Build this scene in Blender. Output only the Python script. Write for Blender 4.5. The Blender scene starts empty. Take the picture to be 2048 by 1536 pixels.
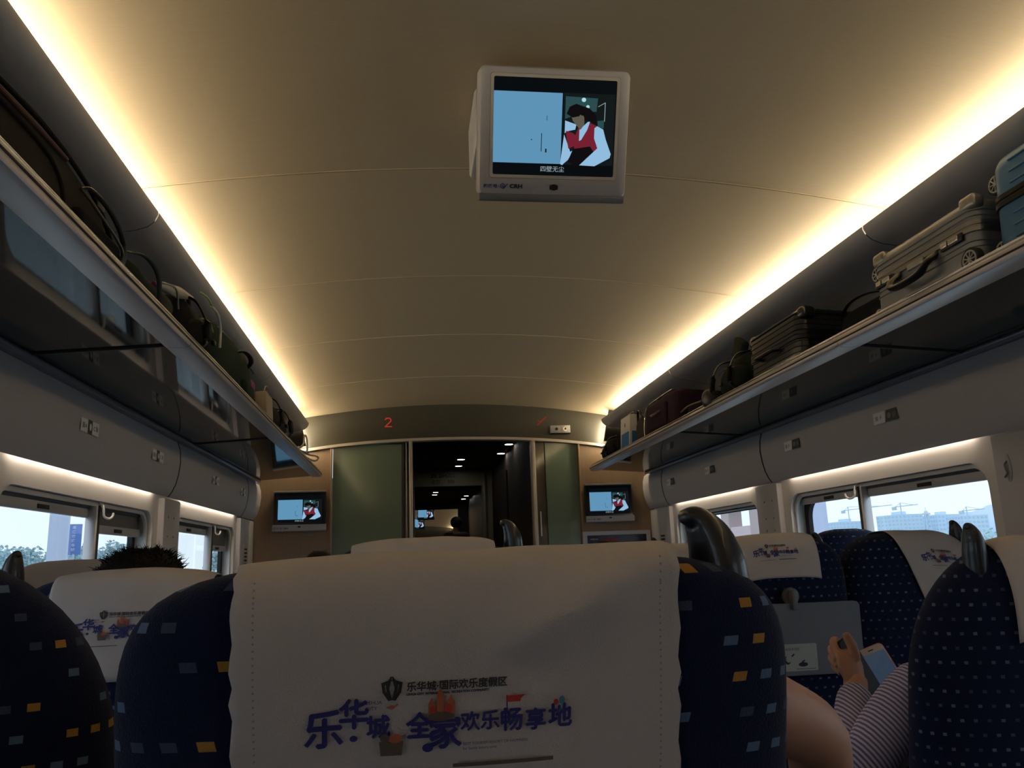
import bpy, bmesh, math, random
from math import pi, sin, cos, radians as R
from mathutils import Vector, Matrix, noise
random.seed(7)
S = bpy.context.scene
COL = S.collection

# ------------------------------------------------------------------ camera
def make_camera():
    yaw, pit, rol = 0.134, 0.2146, -0.0356
    F = Vector((sin(yaw)*cos(pit), cos(yaw)*cos(pit), sin(pit)))
    Rt = Vector((cos(yaw), -sin(yaw), 0)); U = Rt.cross(F)
    R2 = Rt*cos(rol)+U*sin(rol); U2 = -Rt*sin(rol)+U*cos(rol)
    cam = bpy.data.cameras.new('camera'); cam.sensor_width = 36; cam.lens = 1600/2048*36
    cam.clip_start = 0.02; cam.clip_end = 2000
    o = bpy.data.objects.new('camera', cam); COL.objects.link(o)
    m = Matrix.Identity(4)
    for i in range(3):
        m[i][0] = R2[i]; m[i][1] = U2[i]; m[i][2] = -F[i]
    m[0][3], m[1][3], m[2][3] = -0.3641, 0, 1.15
    o.matrix_world = m
    S.camera = o
    return m
CAM = make_camera()

# ------------------------------------------------------------------ sky, exposure, colour
w = bpy.data.worlds.new('sky'); S.world = w; w.use_nodes = True
wn = w.node_tree.nodes; wl = w.node_tree.links
tc = wn.new('ShaderNodeTexCoord'); sp = wn.new('ShaderNodeSeparateXYZ'); cr = wn.new('ShaderNodeValToRGB')
wl.new(tc.outputs['Generated'], sp.inputs[0]); wl.new(sp.outputs['Z'], cr.inputs[0]); wl.new(cr.outputs[0], wn['Background'].inputs[0])
cr.color_ramp.elements[0].position = 0.0; cr.color_ramp.elements[0].color = (0.80, 0.92, 1.0, 1)
cr.color_ramp.elements[1].position = 0.6; cr.color_ramp.elements[1].color = (0.66, 0.76, 0.98, 1)
wn['Background'].inputs[1].default_value = 1.12
S.view_settings.view_transform = 'Standard'; S.view_settings.look = 'None'
S.view_settings.gamma = 1; S.view_settings.use_curve_mapping = False
S.view_settings.exposure = 0.22
COVE_E, WINL_E = 26.0, 16.0            # strength of the ceiling cove tubes and of the strips above the windows
COVE_C, WINL_C = (1.0, 0.86, 0.58), (1.0, 0.84, 0.66)

# ------------------------------------------------------------------ helpers
MATS = {}
def mat(name, col=(.5,.5,.5), rough=.5, metal=0, spec=.5, emit=None, es=0, alpha=1, bump=0, bscale=200, var=0, vscale=8, stretch=None, coat=0, sheen=0):
    if name in MATS: return MATS[name]
    m = bpy.data.materials.new(name); m.use_nodes = True; nt = m.node_tree; b = nt.nodes['Principled BSDF']
    b.inputs['Base Color'].default_value = (*col, 1); b.inputs['Roughness'].default_value = rough; b.inputs['Metallic'].default_value = metal
    b.inputs['Specular IOR Level'].default_value = spec; b.inputs['Alpha'].default_value = alpha
    b.inputs['Coat Weight'].default_value = coat; b.inputs['Sheen Weight'].default_value = sheen
    if emit: b.inputs['Emission Color'].default_value = (*emit, 1); b.inputs['Emission Strength'].default_value = es
    t = nt.nodes.new('ShaderNodeTexCoord'); mp = nt.nodes.new('ShaderNodeMapping'); nt.links.new(t.outputs['Object'], mp.inputs[0])
    if stretch: mp.inputs['Scale'].default_value = stretch
    if bump:
        n = nt.nodes.new('ShaderNodeTexNoise'); n.inputs['Scale'].default_value = bscale; n.inputs['Detail'].default_value = 3
        nt.links.new(mp.outputs[0], n.inputs['Vector']); bp = nt.nodes.new('ShaderNodeBump'); bp.inputs['Strength'].default_value = bump; bp.inputs['Distance'].default_value = .002
        nt.links.new(n.outputs['Fac'], bp.inputs['Height']); nt.links.new(bp.outputs[0], b.inputs['Normal'])
    if var:
        n = nt.nodes.new('ShaderNodeTexNoise'); n.inputs['Scale'].default_value = vscale; n.inputs['Detail'].default_value = 4
        nt.links.new(mp.outputs[0], n.inputs['Vector']); mx = nt.nodes.new('ShaderNodeMix'); mx.data_type = 'RGBA'
        mx.inputs[6].default_value = (*[c*(1-var) for c in col], 1); mx.inputs[7].default_value = (*[min(1, c*(1+var)) for c in col], 1)
        nt.links.new(n.outputs['Fac'], mx.inputs[0]); nt.links.new(mx.outputs[2], b.inputs['Base Color'])
    MATS[name] = m
    return m

def mathn(nt, op, a, b=None, c=None):
    n = nt.nodes.new('ShaderNodeMath'); n.operation = op
    for i, v in enumerate((a, b, c)):
        if v is None: continue
        if isinstance(v, (int, float)): n.inputs[i].default_value = v
        else: nt.links.new(v, n.inputs[i])
    return n.outputs[0]

def fabric(name='navy_moquette', grey=False):
    """dark navy moquette with staggered small yellow, blue and grey dashes"""
    m = mat(name, (.006, .012, .045), .9, spec=.15, bump=.5, bscale=600, sheen=.08)
    nt = m.node_tree; b = nt.nodes['Principled BSDF']
    t = nt.nodes.new('ShaderNodeTexCoord'); s = nt.nodes.new('ShaderNodeSeparateXYZ'); nt.links.new(t.outputs['Object'], s.inputs[0])
    M = lambda op, a, b_=None, c=None: mathn(nt, op, a, b_, c)
    u = M('MULTIPLY', M('ADD', s.outputs['X'], M('MULTIPLY', M('SIGN', s.outputs['X']), M('MULTIPLY', s.outputs['Y'], .9))), 1/.026)
    v = M('MULTIPLY', s.outputs['Z'], 1/.0235)
    row = M('FLOOR', v)
    u2 = M('ADD', u, M('MULTIPLY', M('MODULO', row, 2), .5)); cell = M('FLOOR', u2)
    fx = M('ABSOLUTE', M('SUBTRACT', M('SUBTRACT', u2, cell), .5)); fz = M('ABSOLUTE', M('SUBTRACT', M('SUBTRACT', v, row), .5))
    inside = M('MULTIPLY', M('LESS_THAN', fx, .23), M('LESS_THAN', fz, .13))
    cb = nt.nodes.new('ShaderNodeCombineXYZ'); nt.links.new(cell, cb.inputs[0]); nt.links.new(row, cb.inputs[1])
    wn_ = nt.nodes.new('ShaderNodeTexWhiteNoise'); nt.links.new(cb.outputs[0], wn_.inputs['Vector'])
    ramp = nt.nodes.new('ShaderNodeValToRGB'); ramp.color_ramp.interpolation = 'CONSTANT'
    e = ramp.color_ramp.elements; e[0].color = (.10, .17, .30, 1); e[1].position = .22; e[1].color = (.42, .235, .05, 1)
    x = e.new(.40); x.color = (.045, .065, .12, 1); x = e.new(.60); x.color = (.006, .012, .045, 1)
    if grey:
        for k, c in enumerate(((.20, .27, .38, 1), (.17, .21, .28, 1), (.11, .16, .25, 1), (.07, .10, .17, 1))): e[k].color = (c[0]*.62, c[1]*.62, c[2]*.62, 1)
        for nd in nt.nodes:
            if nd.type == 'MATH' and nd.operation == 'LESS_THAN': nd.inputs[1].default_value = .15 if nd.inputs[1].default_value > .15 else .11
    nt.links.new(wn_.outputs['Value'], ramp.inputs[0])
    mx = nt.nodes.new('ShaderNodeMix'); mx.data_type = 'RGBA'; mx.inputs[6].default_value = (.006, .012, .045, 1)
    nt.links.new(inside, mx.inputs[0]); nt.links.new(ramp.outputs[0], mx.inputs[7]); nt.links.new(mx.outputs[2], b.inputs['Base Color'])
    return m

def stripes(name, c1, c2, freq, vec, rough=.8, soft=False):
    m = mat(name, c1, rough); nt = m.node_tree; b = nt.nodes['Principled BSDF']
    t = nt.nodes.new('ShaderNodeTexCoord'); s = nt.nodes.new('ShaderNodeSeparateXYZ'); nt.links.new(t.outputs['Object'], s.inputs[0])
    u = mathn(nt, 'ADD', mathn(nt, 'MULTIPLY', s.outputs['X'], vec[0]), mathn(nt, 'ADD', mathn(nt, 'MULTIPLY', s.outputs['Y'], vec[1]), mathn(nt, 'MULTIPLY', s.outputs['Z'], vec[2])))
    g = mathn(nt, 'GREATER_THAN', mathn(nt, 'SINE', mathn(nt, 'MULTIPLY', u, freq*2*pi)), .1)
    mx = nt.nodes.new('ShaderNodeMix'); mx.data_type = 'RGBA'; mx.inputs[6].default_value = (*c1, 1); mx.inputs[7].default_value = (*c2, 1)
    nt.links.new(g, mx.inputs[0]); nt.links.new(mx.outputs[2], b.inputs['Base Color'])
    return m

def mwood(name, c1, c2, rough=.4):
    m = mat(name, c1, rough); nt = m.node_tree; b = nt.nodes['Principled BSDF']
    t = nt.nodes.new('ShaderNodeTexCoord'); mp = nt.nodes.new('ShaderNodeMapping'); mp.inputs['Scale'].default_value = (60, 60, 1.5)
    nt.links.new(t.outputs['Object'], mp.inputs[0]); n = nt.nodes.new('ShaderNodeTexNoise'); n.inputs['Scale'].default_value = 2; n.inputs['Detail'].default_value = 6
    nt.links.new(mp.outputs[0], n.inputs['Vector']); mx = nt.nodes.new('ShaderNodeMix'); mx.data_type = 'RGBA'
    mx.inputs[6].default_value = (*c1, 1); mx.inputs[7].default_value = (*c2, 1); nt.links.new(n.outputs['Fac'], mx.inputs[0]); nt.links.new(mx.outputs[2], b.inputs['Base Color'])
    return m

LOC = {}
def tag(o, label=None, cat=None, group=None, kind=None):
    if label: o['label'] = label
    if cat: o['category'] = cat
    if group: o['group'] = group
    if kind: o['kind'] = kind
    return o
def thing(name, label, cat, loc=(0, 0, 0), rz=0, group=None, kind=None):
    o = bpy.data.objects.new(name, None); COL.objects.link(o); o.empty_display_size = .05
    o.location = loc; o.rotation_euler = (0, 0, rz)
    LOC[o] = Matrix.Translation(loc) @ Matrix.Rotation(rz, 4, 'Z')
    return tag(o, label, cat, group, kind)
def root_matrix(p):
    m = Matrix.Identity(4)
    while p is not None:
        if p in LOC: return LOC[p]
        p = p.parent
    return m
def obj(name, bm, m, parent=None, world=False, smooth=True, ang=40):
    """links a bmesh as one mesh object; world=True: shapes were given in world coordinates"""
    if world and parent is not None: bm.transform(root_matrix(parent).inverted())
    bmesh.ops.recalc_face_normals(bm, faces=bm.faces)
    me = bpy.data.meshes.new(name); bm.to_mesh(me); bm.free()
    for x in (m if isinstance(m, (list, tuple)) else [m]): me.materials.append(x)
    if smooth and len(me.polygons):
        me.polygons.foreach_set('use_smooth', [True]*len(me.polygons)); me.set_sharp_from_angle(angle=R(ang))
    o = bpy.data.objects.new(name, me); COL.objects.link(o)
    if parent is not None: o.parent = parent
    return o
def B(): return bmesh.new()
def box(bm, c, s, bev=0, seg=2, rot=None, mi=0):
    r = bmesh.ops.create_cube(bm, size=1); vs = r['verts']
    bmesh.ops.scale(bm, vec=s, verts=vs)
    if bev:
        es = list({e for v in vs for e in v.link_edges})
        q = bmesh.ops.bevel(bm, geom=es, offset=bev, segments=seg, affect='EDGES', profile=.5)
        vs = list({v for f in q['faces'] for v in f.verts} | {v for v in vs if v.is_valid})
        vs = list({v for v0 in vs for f in v0.link_faces for v in f.verts})
    if rot is not None: bmesh.ops.transform(bm, matrix=rot.to_4x4(), verts=vs)
    bmesh.ops.translate(bm, vec=c, verts=vs)
    if mi:
        for f in {f for v in vs for f in v.link_faces}: f.material_index = mi
    return vs
def b2(bm, x0, x1, y0, y1, z0, z1, bev=0, seg=2, mi=0):
    return box(bm, ((x0+x1)/2, (y0+y1)/2, (z0+z1)/2), (abs(x1-x0), abs(y1-y0), abs(z1-z0)), bev, seg, mi=mi)
def ring_loft(bm, rings, cap0=True, cap1=True, closed=True, mi=0):
    vv = [[bm.verts.new(p) for p in r] for r in rings]; n = len(rings[0])
    for a, b in zip(vv, vv[1:]):
        for i in range(n if closed else n-1):
            f = bm.faces.new((a[i], a[(i+1) % n], b[(i+1) % n], b[i])); f.material_index = mi
    if closed and cap0: bm.faces.new(vv[0][::-1]).material_index = mi
    if closed and cap1: bm.faces.new(vv[-1]).material_index = mi
    return vv
def frame_at(d, up=Vector((0, 0, 1))):
    d = Vector(d).normalized()
    if abs(d.dot(up)) > .97: up = Vector((0, 1, 0))
    a = d.cross(up).normalized(); return a, a.cross(d).normalized()
def tube(bm, pts, r, n=10, caps=True, flat=1.0, up=Vector((0, 0, 1)), mi=0):
    pts = [Vector(p) for p in pts]; rs = r if isinstance(r, (list, tuple)) else [r]*len(pts); rings = []
    for i, p in enumerate(pts):
        d = pts[min(i+1, len(pts)-1)]-pts[max(i-1, 0)]; a, b = frame_at(d, up)
        rings.append([p+a*cos(2*pi*k/n)*rs[i]+b*sin(2*pi*k/n)*rs[i]*flat for k in range(n)])
    return ring_loft(bm, rings, caps, caps, mi=mi)
def spline(pts, k=6):
    pts = [Vector(p) for p in pts]; out = []
    P = [pts[0]*2-pts[1]]+pts+[pts[-1]*2-pts[-2]]
    for i in range(1, len(P)-2):
        a, b, c, d = P[i-1:i+3]
        for j in range(k):
            t = j/k; out.append(.5*((2*b)+(-a+c)*t+(2*a-5*b+4*c-d)*t*t+(-a+3*b-3*c+d)*t**3))
    return out+[pts[-1]]
def cyl(bm, c, axis, r, h, n=24, r2=None, mi=0):
    c = Vector(c); d = Vector(axis).normalized()
    return tube(bm, [c-d*h/2, c+d*h/2], [r, r if r2 is None else r2], n, mi=mi)
def prism_y(bm, prof, y0, y1, closed=True, mi=0, ny=1):
    """profile [(x,z)] swept along y"""
    return ring_loft(bm, [[(x, y0+(y1-y0)*k/ny, z) for x, z in prof] for k in range(ny+1)], closed=closed, mi=mi)
def skinned(profile, t):
    """gives an open (x,z) profile a thickness t to its left"""
    n = len(profile); out = []
    for i, (x, z) in enumerate(profile):
        a = profile[max(0, i-1)]; b = profile[min(n-1, i+1)]; dx, dz = b[0]-a[0], b[1]-a[1]; L = math.hypot(dx, dz) or 1
        out.append((x-dz/L*t, z+dx/L*t))
    return profile+out[::-1]
def plate(bm, outer, holes, mapf, depth, mi=0):
    """flat plate with holes: 2D loops filled, then given thickness along mapf's third argument"""
    es = []
    for loop in [outer]+holes:
        vs = [bm.verts.new(mapf(a, b, 0)) for a, b in loop]
        es += [bm.edges.new((vs[i], vs[(i+1) % len(vs)])) for i in range(len(vs))]
    r = bmesh.ops.triangle_fill(bm, use_beauty=True, use_dissolve=False, edges=es)
    fs = [g for g in r['geom'] if isinstance(g, bmesh.types.BMFace)]
    o0 = Vector(mapf(0, 0, 0)); o1 = Vector(mapf(0, 0, depth))
    q = bmesh.ops.extrude_face_region(bm, geom=fs); vs = [g for g in q['geom'] if isinstance(g, bmesh.types.BMVert)]
    bmesh.ops.translate(bm, vec=o1-o0, verts=vs)
def rrect(x0, x1, y0, y1, r, n=6):
    out = []
    for cx, cy, a0 in ((x1-r, y1-r, 0), (x0+r, y1-r, 90), (x0+r, y0+r, 180), (x1-r, y0+r, 270)):
        for k in range(n+1): a = R(a0+90*k/n); out.append((cx+r*cos(a), cy+r*sin(a)))
    return out
def blob(bm, c, s, p=2.6, nu=28, nv=18, amp=0.0, fr=6, rot=None, seed=0, mi=0):
    """soft superellipsoid with lumps"""
    def sg(v, e): return math.copysign(abs(v)**e, v)
    rings = []
    for j in range(1, nv):
        ph = -pi/2+pi*j/nv; ring = []
        for i in range(nu):
            th = 2*pi*i/nu
            v = Vector((sg(cos(ph), 2/p)*sg(cos(th), 2/p)*s[0]/2, sg(cos(ph), 2/p)*sg(sin(th), 2/p)*s[1]/2, sg(sin(ph), 2/p)*s[2]/2))
            if amp: v *= 1+amp*noise.noise(v*fr+Vector((seed, seed*2, 0)))
            if rot is not None: v = rot @ v
            ring.append(v+Vector(c))
        rings.append(ring)
    ring_loft(bm, rings, mi=mi)
def to_bm(me):
    bm = bmesh.new(); bm.from_mesh(me); return bm
def skin_mesh(verts, edges, radii, sub=2, root=0):
    me = bpy.data.meshes.new('tmp'); me.from_pydata([tuple(v) for v in verts], edges, []); me.update()
    o = bpy.data.objects.new('tmp', me); COL.objects.link(o)
    md = o.modifiers.new('s', 'SKIN'); md.use_smooth_shade = True; md.branch_smoothing = .6
    for i, r in enumerate(radii):
        v = me.skin_vertices[0].data[i]; v.radius = (r, r) if not isinstance(r, tuple) else r; v.use_root = (i == root)
    sb = o.modifiers.new('u', 'SUBSURF'); sb.levels = sub; sb.render_levels = sub
    dg = bpy.context.evaluated_depsgraph_get(); ev = o.evaluated_get(dg)
    m2 = bpy.data.meshes.new_from_object(ev, depsgraph=dg); bm = to_bm(m2)
    bpy.data.objects.remove(o); bpy.data.meshes.remove(me); bpy.data.meshes.remove(m2)
    return bm
def join(dst, src, mi=None):
    me = bpy.data.meshes.new('j'); 
    if mi is not None:
        for f in src.faces: f.material_index = mi
    src.to_mesh(me); src.free(); dst.from_mesh(me); bpy.data.meshes.remove(me)
def text2d(s, size, x=0, z=0, align='LEFT', bold=.0, sx=1.0, shear=0):
    """flat lettering as triangles: list of ((x,z),(x,z),(x,z))"""
    c = bpy.data.curves.new('t', 'FONT'); c.body = s; c.size = size; c.align_x = align; c.offset = bold; c.resolution_u = 3; c.shear = shear
    o = bpy.data.objects.new('t', c); COL.objects.link(o)
    dg = bpy.context.evaluated_depsgraph_get(); dg.update()
    me = bpy.data.meshes.new_from_object(o.evaluated_get(dg), depsgraph=dg); bm = to_bm(me)
    bmesh.ops.triangulate(bm, faces=bm.faces)
    out = [tuple((v.co.x*sx+x, v.co.y+z) for v in f.verts) for f in bm.faces]
    bm.free(); bpy.data.objects.remove(o); bpy.data.curves.remove(c); bpy.data.meshes.remove(me)
    return out
def poly(pts):
    c = (sum(p[0] for p in pts)/len(pts), sum(p[1] for p in pts)/len(pts)); n = len(pts)
    return [(c, pts[i], pts[(i+1) % n]) for i in range(n)]
def stroke(pts, wd):
    out = []
    for (ax, ay), (bx, by) in zip(pts, pts[1:]):
        dx, dy = bx-ax, by-ay; L = math.hypot(dx, dy) or 1; nx, ny = -dy/L*wd/2, dx/L*wd/2; ex, ey = dx/L*wd*.4, dy/L*wd*.4
        q = [(ax+nx-ex, ay+ny-ey), (bx+nx+ex, by+ny+ey), (bx-nx+ex, by-ny+ey), (ax-nx-ex, ay-ny-ey)]
        out += [(q[0], q[1], q[2]), (q[0], q[2], q[3])]
    return out
def ell(cx, cy, rx, ry, n=20, a=0):
    return [(cx+rx*cos(2*pi*k/n)*cos(a)-ry*sin(2*pi*k/n)*sin(a), cy+rx*cos(2*pi*k/n)*sin(a)+ry*sin(2*pi*k/n)*cos(a)) for k in range(n)]
def art(layers, mapf, maxlen=None):
    """layers [(triangles, material index)] laid on a surface through mapf(u,v,layer)"""
    bm = B()
    for k, (tris, mi) in enumerate(layers):
        t = B()
        for tr in tris:
            try: t.faces.new([t.verts.new((p[0], p[1], 0)) for p in tr])
            except ValueError: pass
        if maxlen:
            bmesh.ops.remove_doubles(t, verts=t.verts, dist=1e-6)
            for _ in range(5):
                es = [e for e in t.edges if e.calc_length() > maxlen]
                if not es: break
                bmesh.ops.subdivide_edges(t, edges=es, cuts=1); bmesh.ops.triangulate(t, faces=t.faces)
        for v in t.verts: v.co = Vector(mapf(v.co.x, v.co.y, k))
        join(bm, t, mi)
    return bm

# ------------------------------------------------------------------ materials
CEIL = mat('brushed_beige_laminate', (.465, .37, .255), .50, spec=.35, var=.07, vscale=14, stretch=(1.2, 26, 1.2))
CEILE = mat('ceiling_joint_strip', (.66, .52, .34), .35)
GREY = mat('warm_grey_moulding', (.54, .52, .535), .55, spec=.35, bump=.15, bscale=500)
GREYL = mat('light_grey_surround', (.70, .66, .62), .5, spec=.35, bump=.1, bscale=500)
GREYB = mat('blue_grey_upper_panel', (.40, .385, .40), .45, spec=.4, bump=.12, bscale=400)
SEAM = mat('dark_joint', (.03, .03, .032), .7)
SILV = mat('satin_aluminium', (.62, .60, .60), .35, metal=.6)
SILVP = mat('silver_painted_plastic', (.50, .48, .50), .4, metal=.25, bump=.1, bscale=900)
BLK = mat('black_plastic', (.012, .012, .014), .35)
RUB = mat('black_rubber', (.02, .02, .02), .7)
GLOSS = mat('glossy_black', (.010, .012, .018), .16, spec=.7, coat=.4)
CHROME = mat('chrome', (.75, .74, .72), .15, metal=1)
WOODP = mwood('maple_veneer', (.26, .17, .105), (.34, .23, .145), .42)
DWOOD = mwood('dark_brown_veneer', (.035, .022, .014), (.06, .036, .022), .7)
FROST = mat('frosted_green_glass', (.15, .20, .145), .10, spec=.6)
HEADER = mat('smoked_header_laminate', (.050, .044, .030), .38, spec=.5)
DARKC = mat('dark_vestibule_laminate', (.035, .032, .030), .5, spec=.35)
NAVY = fabric(); NAVYG = fabric('navy_dotted_moquette', True)
COVER = mat('white_nonwoven_cloth', (.56, .525, .53), .85, spec=.2, bump=.4, bscale=900, var=.04, vscale=12)
TRAY = mat('grey_tray_plastic', (.135, .15, .185), .45, bump=.2, bscale=900)
FLOORM = mat('grey_speckled_floor', (.10, .10, .11), .6, var=.3, vscale=150)
LAMP = mat('warm_tube', (0, 0, 0), emit=COVE_C, es=COVE_E)
LAMPW = mat('window_strip_lamp', (0, 0, 0), emit=WINL_C, es=WINL_E)
DL = mat('downlight_lens', (0, 0, 0), emit=(1, .95, .85), es=14)
RED = mat('red_led', (.2, .0, .0), .5, emit=(1, .06, .04), es=.28)
INK = mat('black_ink', (.03, .03, .035), .8); INKB = mat('deep_blue_ink', (.030, .030, .20), .8); INKO = mat('orange_ink', (.45, .13, .06), .8)
INKR = mat('red_ink', (.5, .05, .04), .8); INKC = mat('teal_ink', (.06, .28, .36), .8); INKG = mat('grey_stitching', (.30, .28, .28), .8); INKN = mat('brown_grey_ink', (.13, .10, .08), .8)
SKIN = mat('skin', (.50, .27, .18), .5, spec=.35, var=.06, vscale=30)
HAIR = mat('black_hair', (.006, .005, .005), .6, spec=.25, bump=.6, bscale=300, stretch=(1, 1, 1))
STR = stripes('lilac_white_striped_cotton', (.52, .50, .72), (.15, .12, .22), 128, (.80, 0, .6))
STR2 = stripes('cream_black_striped_cotton', (.34, .30, .34), (.035, .03, .045), 68, (.75, 0, -.66))
def glassmat(name, tint, refl_rough, alpha, gc=1.0):
    m = bpy.data.materials.new(name); m.use_nodes = True; nt = m.node_tree; nt.nodes.clear()
    o = nt.nodes.new('ShaderNodeOutputMaterial'); tr = nt.nodes.new('ShaderNodeBsdfTransparent'); tr.inputs[0].default_value = (*tint, 1)
    df = nt.nodes.new('ShaderNodeBsdfDiffuse'); df.inputs[0].default_value = (.05, .056, .052, 1)
    gl = nt.nodes.new('ShaderNodeBsdfGlossy'); gl.inputs['Roughness'].default_value = refl_rough; gl.inputs[0].default_value = (gc, gc, gc, 1)
    fr = nt.nodes.new('ShaderNodeFresnel'); fr.inputs[0].default_value = 1.5
    a = nt.nodes.new('ShaderNodeMixShader'); a.inputs[0].default_value = alpha; nt.links.new(tr.outputs[0], a.inputs[1]); nt.links.new(df.outputs[0], a.inputs[2])
    b = nt.nodes.new('ShaderNodeMixShader'); ge = nt.nodes.new('ShaderNodeNewGeometry'); nt.links.new(mathn(nt, 'MULTIPLY', fr.outputs[0], mathn(nt, 'SUBTRACT', 1.0, ge.outputs['Backfacing'])), b.inputs[0]); nt.links.new(a.outputs[0], b.inputs[1]); nt.links.new(gl.outputs[0], b.inputs[2]); nt.links.new(b.outputs[0], o.inputs[0])
    return m
RACKG = glassmat('smoked_rack_glass', (.30, .33, .31), .05, .72, .7)
WING = glassmat('window_glass', (.97, .99, 1), .0, 0.0)
DOORG = glassmat('door_glass', (.75, .8, .75), .0, 0.0)

# ------------------------------------------------------------------ the carriage shell
YE, YB = 5.87, -2.6           # end wall, back of what is built
def ceil_z(x): return 2.287-.075*x*x
SEAMS = [YB, -1.5, -.55, .35, 1.26, 2.18, 3.10, 3.97, 4.93, 5.87]
def ceiling(name, y0s, x0=-1.26, x1=1.26, lab=None):
    bm = B(); n = 40
    for a, b in zip(y0s, y0s[1:]):
        prof = [(x0+(x1-x0)*k/n, ceil_z(x0+(x1-x0)*k/n)) for k in range(n+1)]
        prism_y(bm, skinned(prof, .012), a+.0035, b-.0035)
        prism_y(bm, [(x, z+.006) for x, z in skinned(prof, .004)], b-.006, b+.006, mi=1)
        prism_y(bm, [(x, z-.0012) for x, z in skinned(prof, .003)], b-.0035-.004, b-.0035, mi=1)
    return tag(obj(name, bm, [CEIL, CEILE]), kind='structure')
ceiling('ceiling', SEAMS)
bm = B(); b2(bm, -1.6, 1.6, YB-.1, YE, -.05, 0); tag(obj('floor', bm, FLOORM, smooth=False), kind='structure')

WINS = [(-1.9, -.55, -1.2), (.28, 1.62, .95), (2.33, 3.68, 3.10), (4.05, 5.36, 4.84)]
PILL = [(-2.6, -1.98), (-.48, .21), (1.70, 2.26), (3.75, 4.0), (5.42, 5.87)]
XS, WT = 1.46, .09
UP = [(1.04, 2.118), (1.040, 2.108), (1.048, 2.090), (1.066, 2.074), (1.10, 2.062), (1.18, 2.052), (1.27, 2.030), (1.345, 1.985), (1.395, 1.92), (1.418, 1.84), (1.42, 1.72)]
VAL = [(1.425, 1.735), (1.402, 1.72), (1.390, 1.68), (1.386, 1.63), (1.392, 1.575), (1.402, 1.53), (1.416, 1.497), (1.429, 1.478), (1.434, 1.473)]
UPS = [YB, -1.7, .25, 2.16, 4.06, 5.62]      # joints of the panels behind the racks
VALS = [YB, -.2, 1.92, 3.79, 5.40, 5.87]
for sgn, side in ((-1, 'left'), (1, 'right')):
    root = thing('wall_'+side, None, None, kind='structure')
    bm = B()
    plate(bm, [(YB, 0), (YE+.01, 0), (YE+.01, 1.60), (YB, 1.60)], [rrect(a, b, .62, 1.403, .085, 8) for a, b, c in WINS],
          lambda a, b, d: (sgn*(XS+d), a, b), WT)
    obj('window_surround', bm, GREYL, root)
    for k, (a, b) in enumerate(PILL):
        bm = B(); b2(bm, sgn*1.432, sgn*(XS+.005), a, b, 0, 1.468, .006)
        obj('pillar_cover', bm, GREY, root)
    for a, b in zip(UPS, UPS[1:]):
        bm = B(); prism_y(bm, [(sgn*x, z) for x, z in skinned(UP, .008)], a+.003, b-.003)
        prism_y(bm, [(sgn*(x+.0015), z+.0015) for x, z in skinned(UP[2:], .005)], b-.004, b+.004, mi=1)
        obj('upper_panel', bm, [GREYB, SEAM], root)
    for a, b in zip(VALS, VALS[1:]):
        bm = B(); prism_y(bm, [(sgn*x, z) for x, z in skinned(VAL, .006)], a+.004, b-.004)
        prism_y(bm, [(sgn*(x-.001), z) for x, z in skinned(VAL, .008)], b-.006, b+.006, mi=1)
        obj('valance_panel', bm, [GREY, SEAM], root)
    bm = B()          # outer body shell keeps daylight out of the cavity
    prism_y(bm, [(sgn*x, z) for x, z in ((1.56, 1.42), (1.60, 1.42), (1.60, 2.1), (1.25, 2.42), (-.0, 2.46), (0, 2.42), (1.22, 2.38), (1.56, 2.08))], YB, YE)
    b2(bm, sgn*1.45, sgn*1.56, YB, YE, 1.59, 1.62)
    obj('body_shell', bm, SEAM, root, smooth=False)
    bm = B()          # dark cheek where the side panels stop short of the end wall
    plate(bm, [(1.112, 2.20), (1.062, 1.965), (1.20, 1.955), (1.45, 1.93), (1.45, 2.20)], [], lambda a, b, d: (sgn*a, 5.655+d, b), .02)
    obj('end_cheek', bm, DARKC, root, smooth=False)

# light strips above the windows
for sgn, side in ((-1, 'left'), (1, 'right')):
    for i, (a, b, c) in enumerate(WINS):
        t = thing('window_light', f'warm light strip tucked above {("rear", "nearer", "large", "far")[i]} window on the {side} wall', 'light', (sgn*1.44, (a+b)/2, 1.52), group=f'light strips above the windows, {side} wall')
        bm = B(); b2(bm, sgn*1.442, sgn*1.456, a+.03, b-.04, 1.500, 1.506); obj('lamp', bm, LAMPW, t, world=True)
        bm = B(); b2(bm, sgn*1.428, sgn*1.458, a+.02, b-.03, 1.506, 1.518, .002); obj('fixture', bm, SILVP, t, world=True)

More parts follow.
